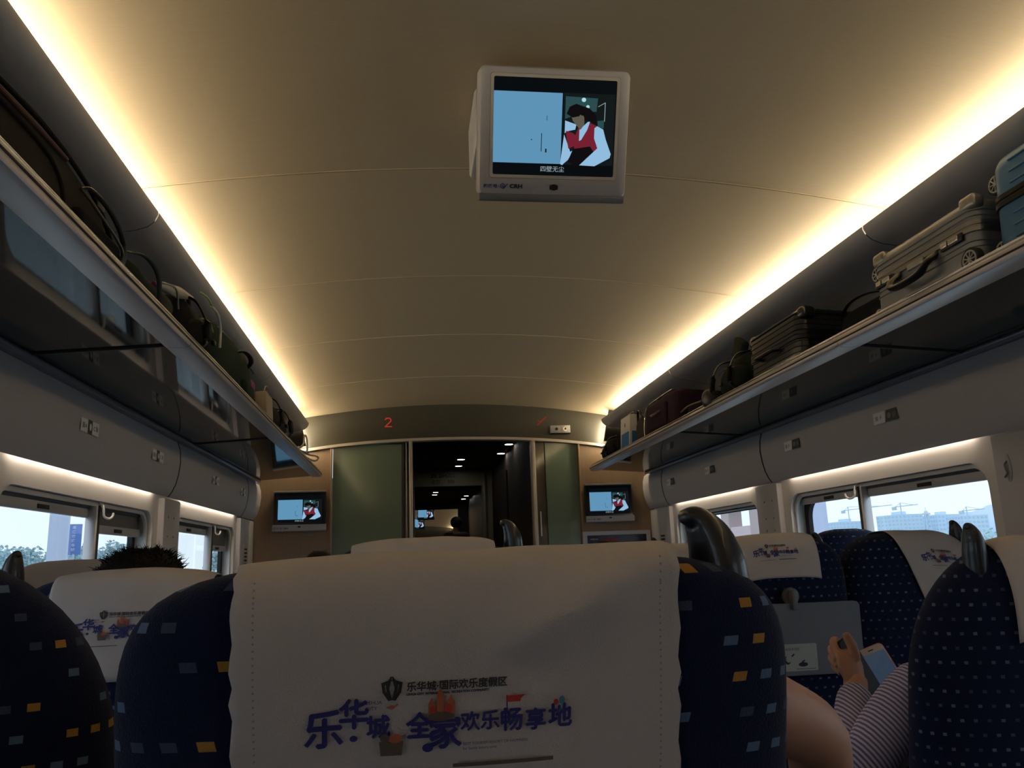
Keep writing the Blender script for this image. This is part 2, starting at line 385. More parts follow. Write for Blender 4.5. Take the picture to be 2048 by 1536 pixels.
# windows with mullion, roller blinds and coat hook
def window(n, sgn, a, b, c, blinds):
    r = thing(f'window_{n}', None, None, (sgn*1.5, (a+b)/2, 1), kind='structure')
    X = lambda x: sgn*x
    bm = B(); plate(bm, rrect(a-.02, b+.02, .60, 1.42, .09, 8), [rrect(a+.035, b-.035, .65, 1.37, .09, 8)], lambda p, q, d: (X(1.528+d), p, q), .02)
    obj('gasket', bm, RUB, r, world=True)
    bm = B(); b2(bm, X(1.540), X(1.545), a-.01, b+.01, .61, 1.41); obj('pane', bm, WING, r, world=True, smooth=False)
    bm = B(); plate(bm, rrect(a+.002, b-.002, .622, 1.401, .083, 8), [rrect(a+.016, b-.016, .635, 1.387, .075, 8)], lambda p, q, d: (X(1.478+d), p, q), .012)
    obj('inner_frame', bm, GREYL, r, world=True)
    bm = B(); b2(bm, X(1.475), X(1.515), c-.018, c+.018, .63, 1.395, .006); b2(bm, X(1.47), X(1.476), c-.004, c+.004, .63, 1.39, .001, mi=1)
    obj('mullion', bm, [SILV, SEAM], r, world=True)
    bm = B(); tube(bm, spline([(X(1.474), c+.004, 1.402), (X(1.462), c+.004, 1.385), (X(1.458), c+.006, 1.352), (X(1.446), c+.024, 1.343), (X(1.440), c+.04, 1.352), (X(1.440), c+.046, 1.364)]), .0045, 8)
    obj('coat_hook', bm, GREYL, r, world=True)
    for k, ((p, q), zb) in enumerate((((a+.012, c-.018), blinds[0]), ((c+.018, b-.012), blinds[1]))):
        bm = B()
        cyl(bm, (X(1.512), (p+q)/2, 1.388), (0, 1, 0), .012, q-p, 12)
        if zb < 1.37: b2(bm, X(1.511), X(1.513), p, q, zb+.02, 1.39)
        obj('roller_blind', bm, mat('blind_cloth', (.17, .17, .18), .8, var=.1, vscale=60), r, world=True)
        bm = B(); b2(bm, X(1.504), X(1.520), p, q, zb-.006, zb+.026, .003)
        b2(bm, X(1.500), X(1.505), (p+q)/2-.04, (p+q)/2+.04, zb+.002, zb+.016, .001, mi=1)
        obj('blind_bar', bm, [GREY, SEAM], r, world=True)
window(1, -1, *WINS[2], (1.352, 1.300)); window(2, -1, *WINS[3], (1.345, 1.262))
window(3, 1, *WINS[2], (1.352, 1.358)); window(4, 1, *WINS[3], (1.38, 1.358))
window(5, -1, *WINS[1], (1.352, 1.352)); window(6, 1, *WINS[1], (1.352, 1.352))
window(7, -1, *WINS[0], (1.352, 1.352)); window(8, 1, *WINS[0], (1.352, 1.352))

# ------------------------------------------------------------------ ceiling cove lamps (hidden behind the panel lips)
for sgn, side in ((-1, 'left'), (1, 'right')):
    t = thing('cove_light', f'warm glowing tube row running along the ceiling cove on the {side}', 'light', (sgn*1.13, 1.5, 2.12))
    bm = B()
    y = YB+.05
    while y < 5.55: tube(bm, [(sgn*1.118, y, 2.118), (sgn*1.118, min(y+.94, 5.58), 2.118)], .013, 10); y += .955
    obj('tube', bm, LAMP, t, world=True)
    bm = B(); prism_y(bm, [(sgn*x, z) for x, z in ((1.085, 2.085), (1.16, 2.085), (1.16, 2.098), (1.085, 2.098))], YB, 5.6); obj('fixture', bm, GREYL, t, world=True)
    t2 = thing('cove_end_light', f'short warm cove tube next to the end wall on the {side}', 'light', (sgn*1.16, 5.75, 2.10))
    bm = B(); tube(bm, [(sgn*1.150, 5.74, 2.16), (sgn*1.108, 5.74, 1.99)], .016, 10); obj('tube', bm, mat('warm_end_tube', (0, 0, 0), emit=COVE_C, es=COVE_E*2.6), t2, world=True)

# ------------------------------------------------------------------ luggage racks
RS = [YB, -1.4, .42, 2.24, 3.95, 5.66]
for sgn, side in ((-1, 'left'), (1, 'right')):
    t = thing('luggage_rack', f'smoked glass luggage rack with silver rails along the {side} wall', 'luggage rack', (sgn*1.2, 1.5, 1.76))
    fx = lambda prof: [(sgn*x, z) for x, z in prof]
    bm = B(); y1 = 5.72
    for a, b in zip(RS, RS[1:]): prism_y(bm, fx([(.962, 1.786), (.958, 1.781), (.957, 1.763), (.961, 1.756), (.975, 1.752), (1.022, 1.752), (1.022, 1.757), (.984, 1.760), (.980, 1.786), (.974, 1.790)]), a+.0015, (b if b < 5.6 else y1)-.0015)
    obj('front_rail', bm, mat('champagne_rail', (.62, .58, .58), .35, metal=.55), t, world=True)
    bm = B()
    prism_y(bm, fx([(.9555, 1.7735), (.9555, 1.7695), (.9600, 1.7695), (.9600, 1.7735)]), YB, y1); obj('rail_groove', bm, SEAM, t, world=True)
    bm = B(); tube(bm, [(sgn*.972, YB, 1.795), (sgn*.972, y1, 1.795)], .0055, 10); obj('top_bead', bm, CHROME, t, world=True)
    bm = B(); prism_y(bm, fx([(1.372, 1.742), (1.378, 1.728), (1.395, 1.722), (1.421, 1.722), (1.421, 1.748), (1.380, 1.750)]), YB, y1)
    tube(bm, [(sgn*1.376, YB, 1.729), (sgn*1.376, y1, 1.729)], .010, 10)
    obj('rear_rail', bm, mat('blue_grey_metal', (.30, .31, .37), .3, metal=.7), t, world=True)
    for a, b in zip(RS, RS[1:]):
        bm = B(); prism_y(bm, fx([(.984, 1.762), (1.38, 1.736), (1.38, 1.742), (.984, 1.768)]), a+.003, (b if b < 5.6 else y1)-.003); obj('glass_shelf', bm, RACKG, t, world=True, smooth=False)
        if a > YB:
            bm = B(); prism_y(bm, fx([(.98, 1.757), (1.385, 1.731), (1.385, 1.739), (.98, 1.765)]), a-.004, a+.004); obj('bracket', bm, SEAM, t, world=True)

# ------------------------------------------------------------------ end wall
def arch(x): return 2.030-.045*x*x-.012*x**4
root = thing('wall_end', None, None, (0, YE, 0), kind='structure')
bm = B(); n = 40
prof = [(-1.28+2.56*k/n, ceil_z(-1.28+2.56*k/n)+.02) for k in range(n+1)]+[(1.28-2.56*k/n, arch(1.28-2.56*k/n)) for k in range(n+1)]
plate(bm, prof, [], lambda a, b, d: (a, YE-.01+d, b), .05); obj('header_panel', bm, HEADER, root, world=True)
bm = B()
rings = []
for k in range(n+1):
    x = -1.30+2.60*k/n; z = arch(x); rings.append([(x, YE-.035, z-.012), (x, YE-.035, z+.008), (x, YE-.005, z+.012), (x, YE+.03, z+.012), (x, YE+.03, z-.014)])
ring_loft(bm, rings); obj('arched_rail', bm, mat('warm_white_rail', (.55, .50, .44), .35, metal=.3), root, world=True)
for a, b, nm in ((-1.47, -.905, 'left'), (.91, 1.47, 'right')):
    bm = B(); plate(bm, [(a, 0), (b, 0), (b, 1.975), (a, 1.965)], [], lambda p, q, d: (p, YE-.015+d, q), .05); obj('wood_panel', bm, WOODP, root, world=True, smooth=False)
    for x in (a, b):
        if abs(x) < 1: bm = B(); b2(bm, x-.006, x+.006, YE-.03, YE+.02, 0, 1.98, .002); obj('panel_edge', bm, mat('edge_brown', (.30, .20, .12), .4), root, world=True)
# sliding glass doors and posts
def door(n, x0, x1, parts):
    r = thing(f'door_{n}', None, None, ((x0+x1)/2, YE, 0), kind='structure')
    for nm, bmf, m in parts: obj(nm, bmf, m, r, world=True, smooth=False)
    return r
bm = B(); b2(bm, -.895, -.40, YE+.0, YE+.012, .02, 1.995)
b_ = B(); b2(b_, -.405, -.385, YE-.004, YE+.02, .02, 2.01, .003)
b3 = B(); b2(b3, -.365, -.378, YE+.03, YE+.05, .02, 2.01, .003)
door(1, -.9, -.38, [('frosted_leaf', bm, FROST), ('leaf_stile', b_, DARKC), ('rear_stile', b3, SILV)])
bm = B(); b2(bm, .655, .905, YE+.0, YE+.012, .02, 1.99)
b_ = B(); b2(b_, .585, .655, YE+.006, YE+.016, .02, 1.99)
b3 = B(); b2(b3, .652, .658, YE-.003, YE+.02, .02, 1.99, .001)
b4 = B(); b2(b4, .600, .610, YE-.01, YE-.002, 1.30, 1.48, .003)
door(2, .58, .905, [('frosted_leaf', bm, FROST), ('clear_strip', b_, mat('brown_smoked_glass', (.10, .085, .055), .08, spec=.6)), ('leaf_stile', b3, RUB), ('door_handle', b4, SILV)])
tr = 0
for a, b in ((-.352, -.325), (.552, .580)):
    tr += 1
    bm = B(); b2(bm, a, b, YE-.03, YE+.05, 0, 2.012, .004); tag(obj(f'trim_{tr}', bm, mat('post_aluminium', (.50, .47, .43), .35, metal=.5)), kind='structure')
# alarm box on the header
t = thing('alarm_box', 'small silver box with round button on the dark header, right side', 'alarm box', (.775, YE-.02, 2.085))
bm = B(); b2(bm, .70, .85, YE-.045, YE-.008, 2.055, 2.112, .004); obj('housing', bm, SILVP, t, world=True)
bm = B(); b2(bm, .70, .852, YE-.046, YE-.009, 2.050, 2.056, .001); obj('base_plate', bm, BLK, t, world=True)
bm = B(); cyl(bm, (.81, YE-.048, 2.084), (0, 1, 0), .016, .008, 24); obj('button', bm, CHROME, t, world=True)
bm = B(); cyl(bm, (.81, YE-.053, 2.084), (0, 1, 0), .008, .006, 20); cyl(bm, (.745, YE-.047, 2.084), (0, 1, 0), .011, .006, 20); b2(bm, .7785, .7805, YE-.0465, YE-.04, 2.06, 2.108); obj('button_mark', bm, BLK, t, world=True)
# glowing digits of the passenger display
t = thing('led_display', 'red glowing number 2 on the dark header left of the door', 'display', (-.50, YE-.015, 2.155))
P = lambda pts, wd: stroke(pts, wd)
two = stroke([(-.022, .022), (-.012, .033), (.010, .033), (.020, .022), (.018, .008), (-.022, -.030), (.024, -.030)], .008)
obj('digit', art([(two, 0)], lambda u, v, k: (-.50+u, YE-.0115, 2.155+v)), RED, t, world=True)
t = thing('led_display', 'red glowing slanted mark on the dark header beside the alarm box', 'display', (.62, YE-.015, 2.14))
obj('mark', art([(stroke([(-.03, -.028), (.035, .034)], .007)+stroke([(-.026, .004), (-.004, -.004)], .006), 0)], lambda u, v, k: (.64+u, YE-.0115, 2.150+v)), mat('dim_red_led', (.12, .0, .0), emit=(1, .05, .04), es=.18), t, world=True)
# framed poster
t = thing('poster', 'dark blue framed poster on the wood panel under the right screen', 'poster', (1.16, YE-.02, 1.1))
bm = B(); plate(bm, rrect(.905, 1.412, .95, 1.322, .008, 3), [rrect(.935, 1.382, .98, 1.294, .003, 2)], lambda a, b, d: (a, YE-.045+d, b), .03); obj('frame', bm, SILVP, t, world=True)
bm = B(); b2(bm, .93, 1.39, YE-.03, YE-.02, .97, 1.30)
ob = obj('print', bm, mat('poster_blue', (.014, .018, .06), .25), t, world=True, smooth=False)
L = [(poly([(.96, 1.262), (1.02, 1.262), (1.02, 1.27), (.96, 1.27)]), 0), (poly([(1.05, 1.252), (1.17, 1.252), (1.17, 1.266), (1.05, 1.266)]), 1), (poly([(.945, 1.2), (1.37, 1.215), (1.37, 1.16), (.945, 1.12)]), 2), (poly(ell(.985, 1.266, .008, .008)), 3)]
obj('poster_artwork', art(L, lambda u, v, k: (u, YE-.0308-.0003*k, v)), [mat('poster_grey', (.25, .25, .3), .5), INKR, mat('poster_sky', (.09, .13, .24), .5), INKO], ob, world=True)

# valance stickers with seat letters
for sgn, ys in ((-1, (1.6, 2.72, 3.45, 4.48, 5.22)), (1, (1.6, 2.71, 3.45, 4.48, 5.20))):
    sd = 'left' if sgn < 0 else 'right'
    for i, y in enumerate(ys):
        desc = ('beside the nearest pillar', 'nearest the camera', 'second along', 'third along', 'last before the end wall')[i]
        t = thing('seat_number_sticker', f'small white and dark seat number sticker on {sd} wall panel, {desc}', 'sticker', (sgn*1.384, y, 1.612), group=f'seat number stickers on the {sd} wall')
        S_ = sgn       # reading direction
        m_ = lambda u, v, k: (sgn*(1.3842+.04*abs(v)**1.6-.0004*k), y-S_*u*1.45, 1.614+v*1.2)
        q = lambda a, b, c, d: poly([(a, c), (b, c), (b, d), (a, d)])
        if sgn < 0:
            L = [(q(-.052, .052, -.018, .018), 0), (q(-.014, .012, -.019, .019), 1), (text2d('窗', .016, -.046, -.006)+text2d('A', .016, -.029, -.006)+text2d('C', .016, .018, -.006)+stroke([(.036, -.005), (.036, .008)], .003)+stroke([(.042, -.005), (.042, .004)], .003), 2), (poly(ell(0, 0, .006, .010)), 0)]
        else:
            L = [(q(-.052, .0, -.018, .018), 0), (poly([(-.002, -.018), (.052, -.018), (.052, .018), (.006, .018)]), 1), (text2d('窗', .015, -.044, -.006)+text2d('F', .016, -.022, -.006), 2), (poly(ell(.018, 0, .008, .009))+stroke([(.036, -.008), (.036, .006)], .004)+stroke([(.043, -.006), (.043, .006)], .003), 3)]
        obj('label_face', art(L, m_), [mat('sticker_white', (.92, .92, .92), .5), mat('sticker_dark', (.06, .065, .07), .5), INK, mat('sticker_grey', (.22, .23, .24), .5)], t, world=True, smooth=False)
    for i, y in enumerate((3.86, 5.58)):
        t = thing('wall_vent', f'narrow dark slotted vent on the {("pillar between the windows", "pillar next to the end wall")[i]}, {sd} side', 'vent', (sgn*1.43, y, 1.28))
        if i == 0:
            for dy in (-.05, .04):
                for z in (1.24, 1.30, 1.385): bm = B(); cyl(bm, (sgn*1.431, y+dy, z), (1, 0, 0), .005, .003, 10); obj('screw_cap', bm, mat('cap_grey', (.28, .27, .26), .6), t, world=True)
            t.name = 'screw_caps'; t['label'] = f'row of small screw caps on the pillar between windows, {sd} side'; t['category'] = 'screw cap'
        else:
            bm = B(); b2(bm, sgn*1.427, sgn*1.434, y-.06, y+.06, 1.10, 1.30, .003); obj('plate', bm, GREY, t, world=True)
            bm = B()
            for k in range(7): b2(bm, sgn*1.4255, sgn*1.43, y-.045, y+.045, 1.12+.024*k, 1.132+.024*k)
            obj('slots', bm, SEAM, t, world=True)
t = thing('wall_hook', 'small oval wall hook plate on the right pillar near the front edge', 'hook', (1.43, 2.20, 1.35))
bm = B(); blob(bm, (1.431, 2.20, 1.365), (.006, .028, .085), 2.2); obj('plate', bm, GREY, t, world=True)
bm = B(); tube(bm, spline([(1.43, 2.20, 1.385), (1.42, 2.20, 1.372), (1.425, 2.20, 1.350), (1.415, 2.20, 1.336)]), .003, 8); obj('hook', bm, mat('hook_grey', (.20, .20, .21), .5), t, world=True)

# back of the built part of the car
bm = B(); plate(bm, [(-1.6, 0), (1.6, 0), (1.6, 2.4), (-1.6, 2.4)], [], lambda a, b, d: (a, YB-.02-d, b), .05); tag(obj('wall_back', bm, WOODP, smooth=False), kind='structure')
# ------------------------------------------------------------------ vestibule and the next car, seen through the open doors
r = thing('wall_vestibule', None, None, (0, 7.4, 0), kind='structure')
bm = B(); b2(bm, -.62, -.42, YE+.06, 9.0, 0, 2.15); obj('side_panel', bm, DARKC, r, world=True, smooth=False)
bm = B(); b2(bm, .585, .75, YE+.06, 9.0, 0, 2.15); b2(bm, .575, .588, 6.0, 6.10, 0, 2.0, mi=1); b2(bm, .572, .588, 7.6, 8.9, 0, 1.98, mi=2)
obj('side_panel', bm, [DWOOD, WOODP, mat('vestibule_brown', (.045, .03, .022), .7, spec=.2)], r, world=True, smooth=False)
bm = B(); b2(bm, -.75, .75, YE+.06, 14.0, 2.15, 2.2); tag(obj('ceiling', bm, DARKC, smooth=False), kind='structure')
r = thing('wall_cross', None, None, (0, 9.0, 0), kind='structure')
bm = B(); plate(bm, [(-.62, 0), (.75, 0), (.75, 2.15), (-.62, 2.15)], [[(-.30, .01), (.47, .01), (.47, 1.965), (-.30, 1.965)]], lambda a, b, d: (a, 9.0+d, b), .1)
obj('lintel_panel', bm, mat('olive_laminate', (.34, .31, .20), .45), r, world=True, smooth=False)
bm = B(); b2(bm, .485, .505, 8.97, 9.0, 0, 2.1, .003); b2(bm, -.30, -.285, 8.97, 9.0, 0, 2.0, .003); obj('jamb', bm, mat('jamb_metal', (.30, .30, .28), .4, metal=.5), r, world=True)
L = [(text2d('ZE 204202', .062, .03, 2.062, 'CENTER', .002), 0), (text2d('定员', .05, -.05, 1.995, 'CENTER', .0)+text2d('100', .055, .12, 1.995, 'CENTER', .003), 0)]
obj('lettering', art(L, lambda u, v, k: (u, 8.997, v)), BLK, r, world=True)
r = thing('wall_gangway', None, None, (0, 11.5, 0), kind='structure')
for a, b in ((-.66, -.50), (.66, .80)):
    bm = B(); b2(bm, a, b, 9.1, 14.0, 0, 2.15); obj('side_panel', bm, DARKC, r, world=True, smooth=False)
bm = B(); plate(bm, [(-2.2, 0), (2.2, 0), (2.2, 2.6), (-2.2, 2.6)], [[(-.40, .01), (.50, .01), (.50, 2.02), (-.40, 2.02)]], lambda a, b, d: (a, 14.0+d, b), .05); obj('door_wall', bm, DARKC, r, world=True, smooth=False)
bm = B(); b2(bm, -2.2, 2.2, YE, 27, -.05, 0); tag(obj('floor', bm, FLOORM, smooth=False), kind='structure')
for i, (x, y, ds) in enumerate(((.60, 7.42, 'nearest'), (.60, 7.95, 'second')) ):
    pass
DLS = [(.535, 7.02, 'right-hand, nearest the camera'), (.535, 7.64, 'right-hand, second'), (.175, 8.05, 'left-hand, nearer of the middle pair'), (.185, 8.62, 'left-hand, farther of the middle pair'),
       (.05, 11.95, 'deep inside, left pair, nearer'), (.05, 12.4, 'deep inside, left pair, farther'), (.56, 12.75, 'deep inside, right pair, nearer'), (.56, 13.4, 'deep inside, right pair, farther')]
for x, y, ds in DLS:
    t = thing('downlight', f'round recessed downlight in dark vestibule ceiling, {ds}', 'downlight', (x, y, 2.149), group='vestibule downlights')
    bm = B(); cyl(bm, (x, y, 2.146), (0, 0, 1), .036, .004, 24); obj('lens', bm, DL, t, world=True)
    bm = B(); plate(bm, ell(x, y, .046, .046, 24), [ell(x, y, .037, .037, 24)], lambda a, b, d: (a, b, 2.142+d), .008); obj('ring', bm, CHROME, t, world=True)
# next car
bm = B(); n = 24
prism_y(bm, skinned([(-1.3+2.6*k/n, ceil_z(-1.3+2.6*k/n)) for k in range(n+1)], .012), 14.06, 27); tag(obj('ceiling', bm, CEIL), kind='structure')
for sgn, side in ((-1, 'left'), (1, 'right')):
    r = thing('wall_next_car', None, None, (sgn*1.4, 20, 0), kind='structure')
    bm = B(); prism_y(bm, [(sgn*x, z) for x, z in skinned(UP, -.01)], 14.06, 27); obj('upper_panel', bm, GREYB, r, world=True)
    bm = B(); b2(bm, sgn*1.46, sgn*1.5, 14.06, 27, 0, 2.6); obj('side_panel', bm, GREY, r, world=True, smooth=False)
    t = thing('cove_light', f'warm cove tube on the {side} of the next car beyond the vestibule', 'light', (sgn*1.13, 20, 2.12))
    bm = B(); tube(bm, [(sgn*1.118, 14.1, 2.118), (sgn*1.118, 26.9, 2.118)], .013, 8); obj('tube', bm, LAMP, t, world=True)
bm = B(); b2(bm, -1.6, 1.6, 27, 27.1, 0, 2.6); tag(obj('wall_far', bm, DARKC, smooth=False), kind='structure')
bm = B(); b2(bm, -1.3, .5, 17.5, 17.55, 0, 1.58); 
t = thing('partition', 'low grey-brown partition in the next car beyond the vestibule', 'partition', (-.4, 17.5, 0)); obj('panel', bm, mat('partition_brown', (.14, .11, .10), .6), t, world=True)
bm = B(); b2(bm, -1.3, .5, 17.49, 17.56, 1.58, 1.605, .005); obj('top_rail', bm, SILVP, t, world=True)

# ------------------------------------------------------------------ screens
E_ = lambda name, c, s: mat(name, (0, 0, 0), .3, spec=.12, emit=c, es=s)
PICM = [E_('screen_black', (.002, .003, .004), 1), E_('screen_pale_blue', (.095, .25, .40), 1.0), E_('screen_red', (.15, .012, .025), 1), E_('screen_shirt', (.24, .43, .62), 1), E_('screen_hair', (.004, .003, .004), 1),
        E_('screen_face', (.09, .085, .06), 1), E_('screen_teal', (.02, .06, .065), 1), E_('screen_caption', (.26, .33, .37), 1), E_('screen_dark', (.005, .008, .008), 1), E_('screen_lamp', (.35, .60, .65), 1)]
def picture():
    """still of an attendant in a red waistcoat beside a white wall; u,v in 0..1"""
    q = lambda a, b, c, d: poly([(a, c), (b, c), (b, d), (a, d)])
    Z = lambda pts: poly([((x-320)/1170, 1-(y-255)/945) for x, y in pts])
    return [(q(0, 1, 0, 1), 0), (q(.565, .99, .12, .86), 8), (Z([(1000, 420), (1310, 430), (1300, 560), (1180, 560), (1000, 640)]), 6),
            (poly(ell(.73, .795, .018, .022)), 9), (poly(ell(.765, .725, .014, .018)), 9), (q(.0, .555, .125, .855), 1),
            (q(.39, .396, .25, .44), 8), (q(.425, .437, .24, .28), 8), (q(.43, .435, .57, .62), 6), (q(.306, .316, .365, .375), 8),
            (Z([(1000, 655), (1110, 690), (1100, 740), (1020, 760), (1000, 780)]), 3), (Z([(995, 790), (1060, 960), (1090, 940), (1040, 1040), (985, 1090), (965, 1080)]), 3),
            (Z([(1310, 650), (1375, 640), (1375, 720), (1320, 710)]), 6), (stroke([((1315-320)/1170, 1-(510-255)/945), ((1380-320)/1170, 1-(470-255)/945), ((1380-320)/1170, 1-(650-255)/945)], .005), 7),
            (Z([(1010, 755), (1080, 775), (1100, 800), (1130, 720), (1240, 670), (1310, 700), (1285, 800), (1330, 900), (1370, 960), (1260, 1050), (1180, 1060), (1110, 1090), (1095, 900), (1040, 930), (1020, 830)]), 2),
            (Z([(1085, 930), (1250, 900), (1290, 960), (1240, 1010), (1190, 1080), (1100, 1095), (1040, 1050)]), 4),
            (Z([(1140, 740), (1220, 660), (1240, 660), (1215, 740), (1160, 840), (1140, 850)]), 3),
            (Z([(1285, 720), (1310, 700), (1370, 730), (1400, 830), (1455, 970), (1445, 1010), (1300, 1095), (1150, 1090), (1200, 1060), (1270, 1050), (1370, 960), (1330, 880), (1285, 820)]), 3),
            (Z([(1060, 620), (1080, 560), (1180, 590), (1185, 690), (1150, 740), (1110, 700), (1075, 660)]), 5),
            (Z([(1010, 590), (1040, 520), (1100, 490), (1160, 510), (1230, 530), (1300, 600), (1305, 690), (1250, 660), (1200, 650), (1170, 600), (1130, 610), (1070, 625)]), 4),
            (poly(ell(.705, .615, .010, .026)), 5), (Z([(1215, 1020), (1300, 990), (1310, 1000), (1240, 1030)]), 3), (Z([(970, 1060), (1010, 1050), (990, 1090), (970, 1090)]), 3),
            ([tuple((p[0]/1.27, p[1]) for p in tr) for tr in text2d('四壁无尘', .064, .49, .045, 'LEFT', 0)], 7)]
PIC = picture()
def logo_layers():
    L = [(text2d('和谐号', .0095, 0, 0, 'LEFT', .0002), 0)]
    sw = []
    for k in range(3):
        pts = [(.0405+(.0065-.0018*k)*cos(a)+k*.0015, .0042+(.0062-.0016*k)*sin(a)) for a in [R(100+24*j) for j in range(8)]]
        sw += stroke(pts, .0014)
    sw += stroke([(.040, .0005), (.044, .004), (.048, .0085)], .0018)
    return L+[(sw, 0), (text2d('CRH', .0125, .052, -.0002, 'LEFT', .0005, sx=1.0), 1)]
LOGO = logo_layers()
INKL = [mat('logo_blue', (.03, .05, .22), .5), BLK]
def grid_map(o, ux, uz, nrm):
    o, ux, uz, nrm = map(Vector, (o, ux, uz, nrm))
    return lambda u, v, k: o+ux*u+uz*v+nrm*(.0006+.00018*k)
def hanging_tv(t, c, w_, h_, tilt, depth):
    """c: centre of the front face; tilted so it faces down to the seats"""
    M = Matrix.Translation(c) @ Matrix.Rotation(tilt, 4, 'X')
    def put(bm): bm.transform(M); return bm
    bm = B()   # front shell: frame with a rounded rim
    fr = lambda ww, hh, r, y: [(x, y, z) for x, z in rrect(-ww/2, ww/2, -hh/2, hh/2, r, 5)]
    sw, sh = w_*.81, h_*.745
    rings = [fr(w_-.02, h_-.02, .012, .075), fr(w_, h_, .016, .055), fr(w_, h_, .016, .012), fr(w_-.008, h_-.008, .014, .002), fr(w_-.02, h_-.02, .012, 0)]
    off = .012
    inner = lambda ww, hh, y: [(x, y, z+off) for x, z in rrect(-ww/2, ww/2, -hh/2, hh/2, .006, 5)]
    rings += [inner(sw+.016, sh+.016, 0), inner(sw+.004, sh+.004, .008)]
    ring_loft(bm, rings, cap0=True, cap1=True); obj('front_shell', put(bm), SILVP, t, world=True)
    bm = B(); plate(bm, [(x, z+off) for x, z in rrect(-sw/2-.007, sw/2+.007, -sh/2-.007, sh/2+.007, .006, 4)], [[(x, z+off) for x, z in rrect(-sw/2, sw/2, -sh/2, sh/2, .004, 4)]], lambda a, b, d: (a, -.0015+d, b), .008)
    obj('inner_bezel', put(bm), mat('pale_bezel', (.60, .55, .50), .4), t, world=True)
    bm = B(); b2(bm, -w_/2+.003, w_/2-.003, -.001, .060, -h_/2-.012, -h_/2+.006, .004); obj('lower_lip', put(bm), mat('dark_grey_plastic', (.20, .21, .23), .4, metal=.3), t, world=True)  # strip under the screen, a darker grey than the shell
    bm = B(); b2(bm, -sw/2, sw/2, -.0005, .004, off-sh/2, off+sh/2)
    s = obj('screen', put(bm), GLOSS, t, world=True, smooth=False)
    bm = art(PIC, grid_map((-sw/2, -.0005, off-sh/2), (sw, 0, 0), (0, 0, sh), (0, -1, 0))); obj('screen_picture', put(bm), PICM, s, world=True, smooth=False)
    bm = B(); cyl(bm, (.002, -.001, -h_/2+.022), (0, 1, 0), .007, .006, 16); b2(bm, -.008, .012, -.003, .002, -h_/2+.0165, -h_/2+.0275, .003); obj('sensor', put(bm), BLK, t, world=True)
    bm = B(); tube(bm, spline([(-.045, 0, -h_/2+.010), (-.025, -.0005, -h_/2+.024), (.002, -.001, -h_/2+.030), (.03, -.0005, -h_/2+.024), (.048, 0, -h_/2+.010)]), .0008, 5); obj('sensor_arc', put(bm), mat('pale_bezel', ()), t, world=True)
    bm = art(LOGO, grid_map((-w_/2+.012, -.0002, -h_/2+.0185), (1.18, 0, 0), (0, 0, 1), (0, -1, 0))); obj('lettering', put(bm), INKL, t, world=True, smooth=False)
    bm = B()
    rings = [[(x, y, z) for x, z in rrect(-ww, ww2, zl, zh, .01, 4)] for y, ww, ww2, zl, zh in ((.05, w_*.47, w_*.47, -h_*.44, h_*.46), (.085, w_*.46, w_*.46, -h_*.40, h_*.46), (.12, w_*.44, w_*.44, -h_*.30, h_*.46), (depth, w_*.40, w_*.40, -h_*.05, h_*.44))]
    ring_loft(bm, rings); obj('rear_shell', put(bm), SILVP, t, world=True)
t = thing('hanging_screen', 'silver monitor hanging from the ceiling showing an attendant in red waistcoat', 'screen', (-.02, 1.72, 2.28))
hanging_tv(t, Vector((-.0235, 1.642, 2.100)), .350, .286, R(25.5), .105)
bm = B(); b2(bm, -.196, .13, 1.74, 1.95, 2.13, 2.277, .012); obj('ceiling_mount', bm, SILVP, t, world=True)
def wall_tv(x0, x1, z0, z1, side):
    t = thing('wall_screen', f'flat monitor with silver lower bar on the {side} wood panel of the end wall', 'screen', ((x0+x1)/2, YE-.04, z0))
    y = YE-.055
    w_ = x1-x0
    bm = B(); b2(bm, x0, x1, y+.004, YE-.017, z0+.01, z1-.004, .006); obj('housing', bm, BLK, t, world=True)
    bm = B(); b2(bm, x0-.002, x1+.002, y-.014, y+.02, z1-.012, z1, .003); obj('top_bar', bm, mat('bar_silver', (.5, .48, .46), .4, metal=.4), t, world=True)
    bm = B()
    ring_loft(bm, [[(x, y-.016, z0+.006), (x, y-.018, z0+.044), (x, y+.01, z0+.048), (x, y+.01, z0), (x, y-.006, z0)] for x in (x0-.004, x1+.004)]); obj('lower_bar', bm, SILVP, t, world=True)
    bm = B(); b2(bm, x0+.004, x1-.004, y, y+.008, z0+.045, z1-.012)
    s = obj('screen', bm, GLOSS, t, world=True, smooth=False)
    bm = art(PIC, grid_map((x0+.030, y, z0+.060), (w_-.055, 0, 0), (0, 0, z1-z0-.095), (0, -1, 0))); obj('screen_picture', bm, PICM, s, world=True, smooth=False)
    bm = B(); b2(bm, (x0+x1)/2-.010, (x0+x1)/2+.010, y-.020, y-.012, z0+.026, z0+.036, .003); obj('sensor', bm, BLK, t, world=True)
    bm = art(LOGO, grid_map((x0+.004, y-.017, z0+.018), (1.3, 0, 0), (0, 0, 1), (0, -1, 0))); obj('lettering', bm, INKL, t, world=True, smooth=False)
wall_tv(-1.293, -.935, 1.386, 1.668, 'left'); wall_tv(.935, 1.288, 1.386, 1.668, 'right')
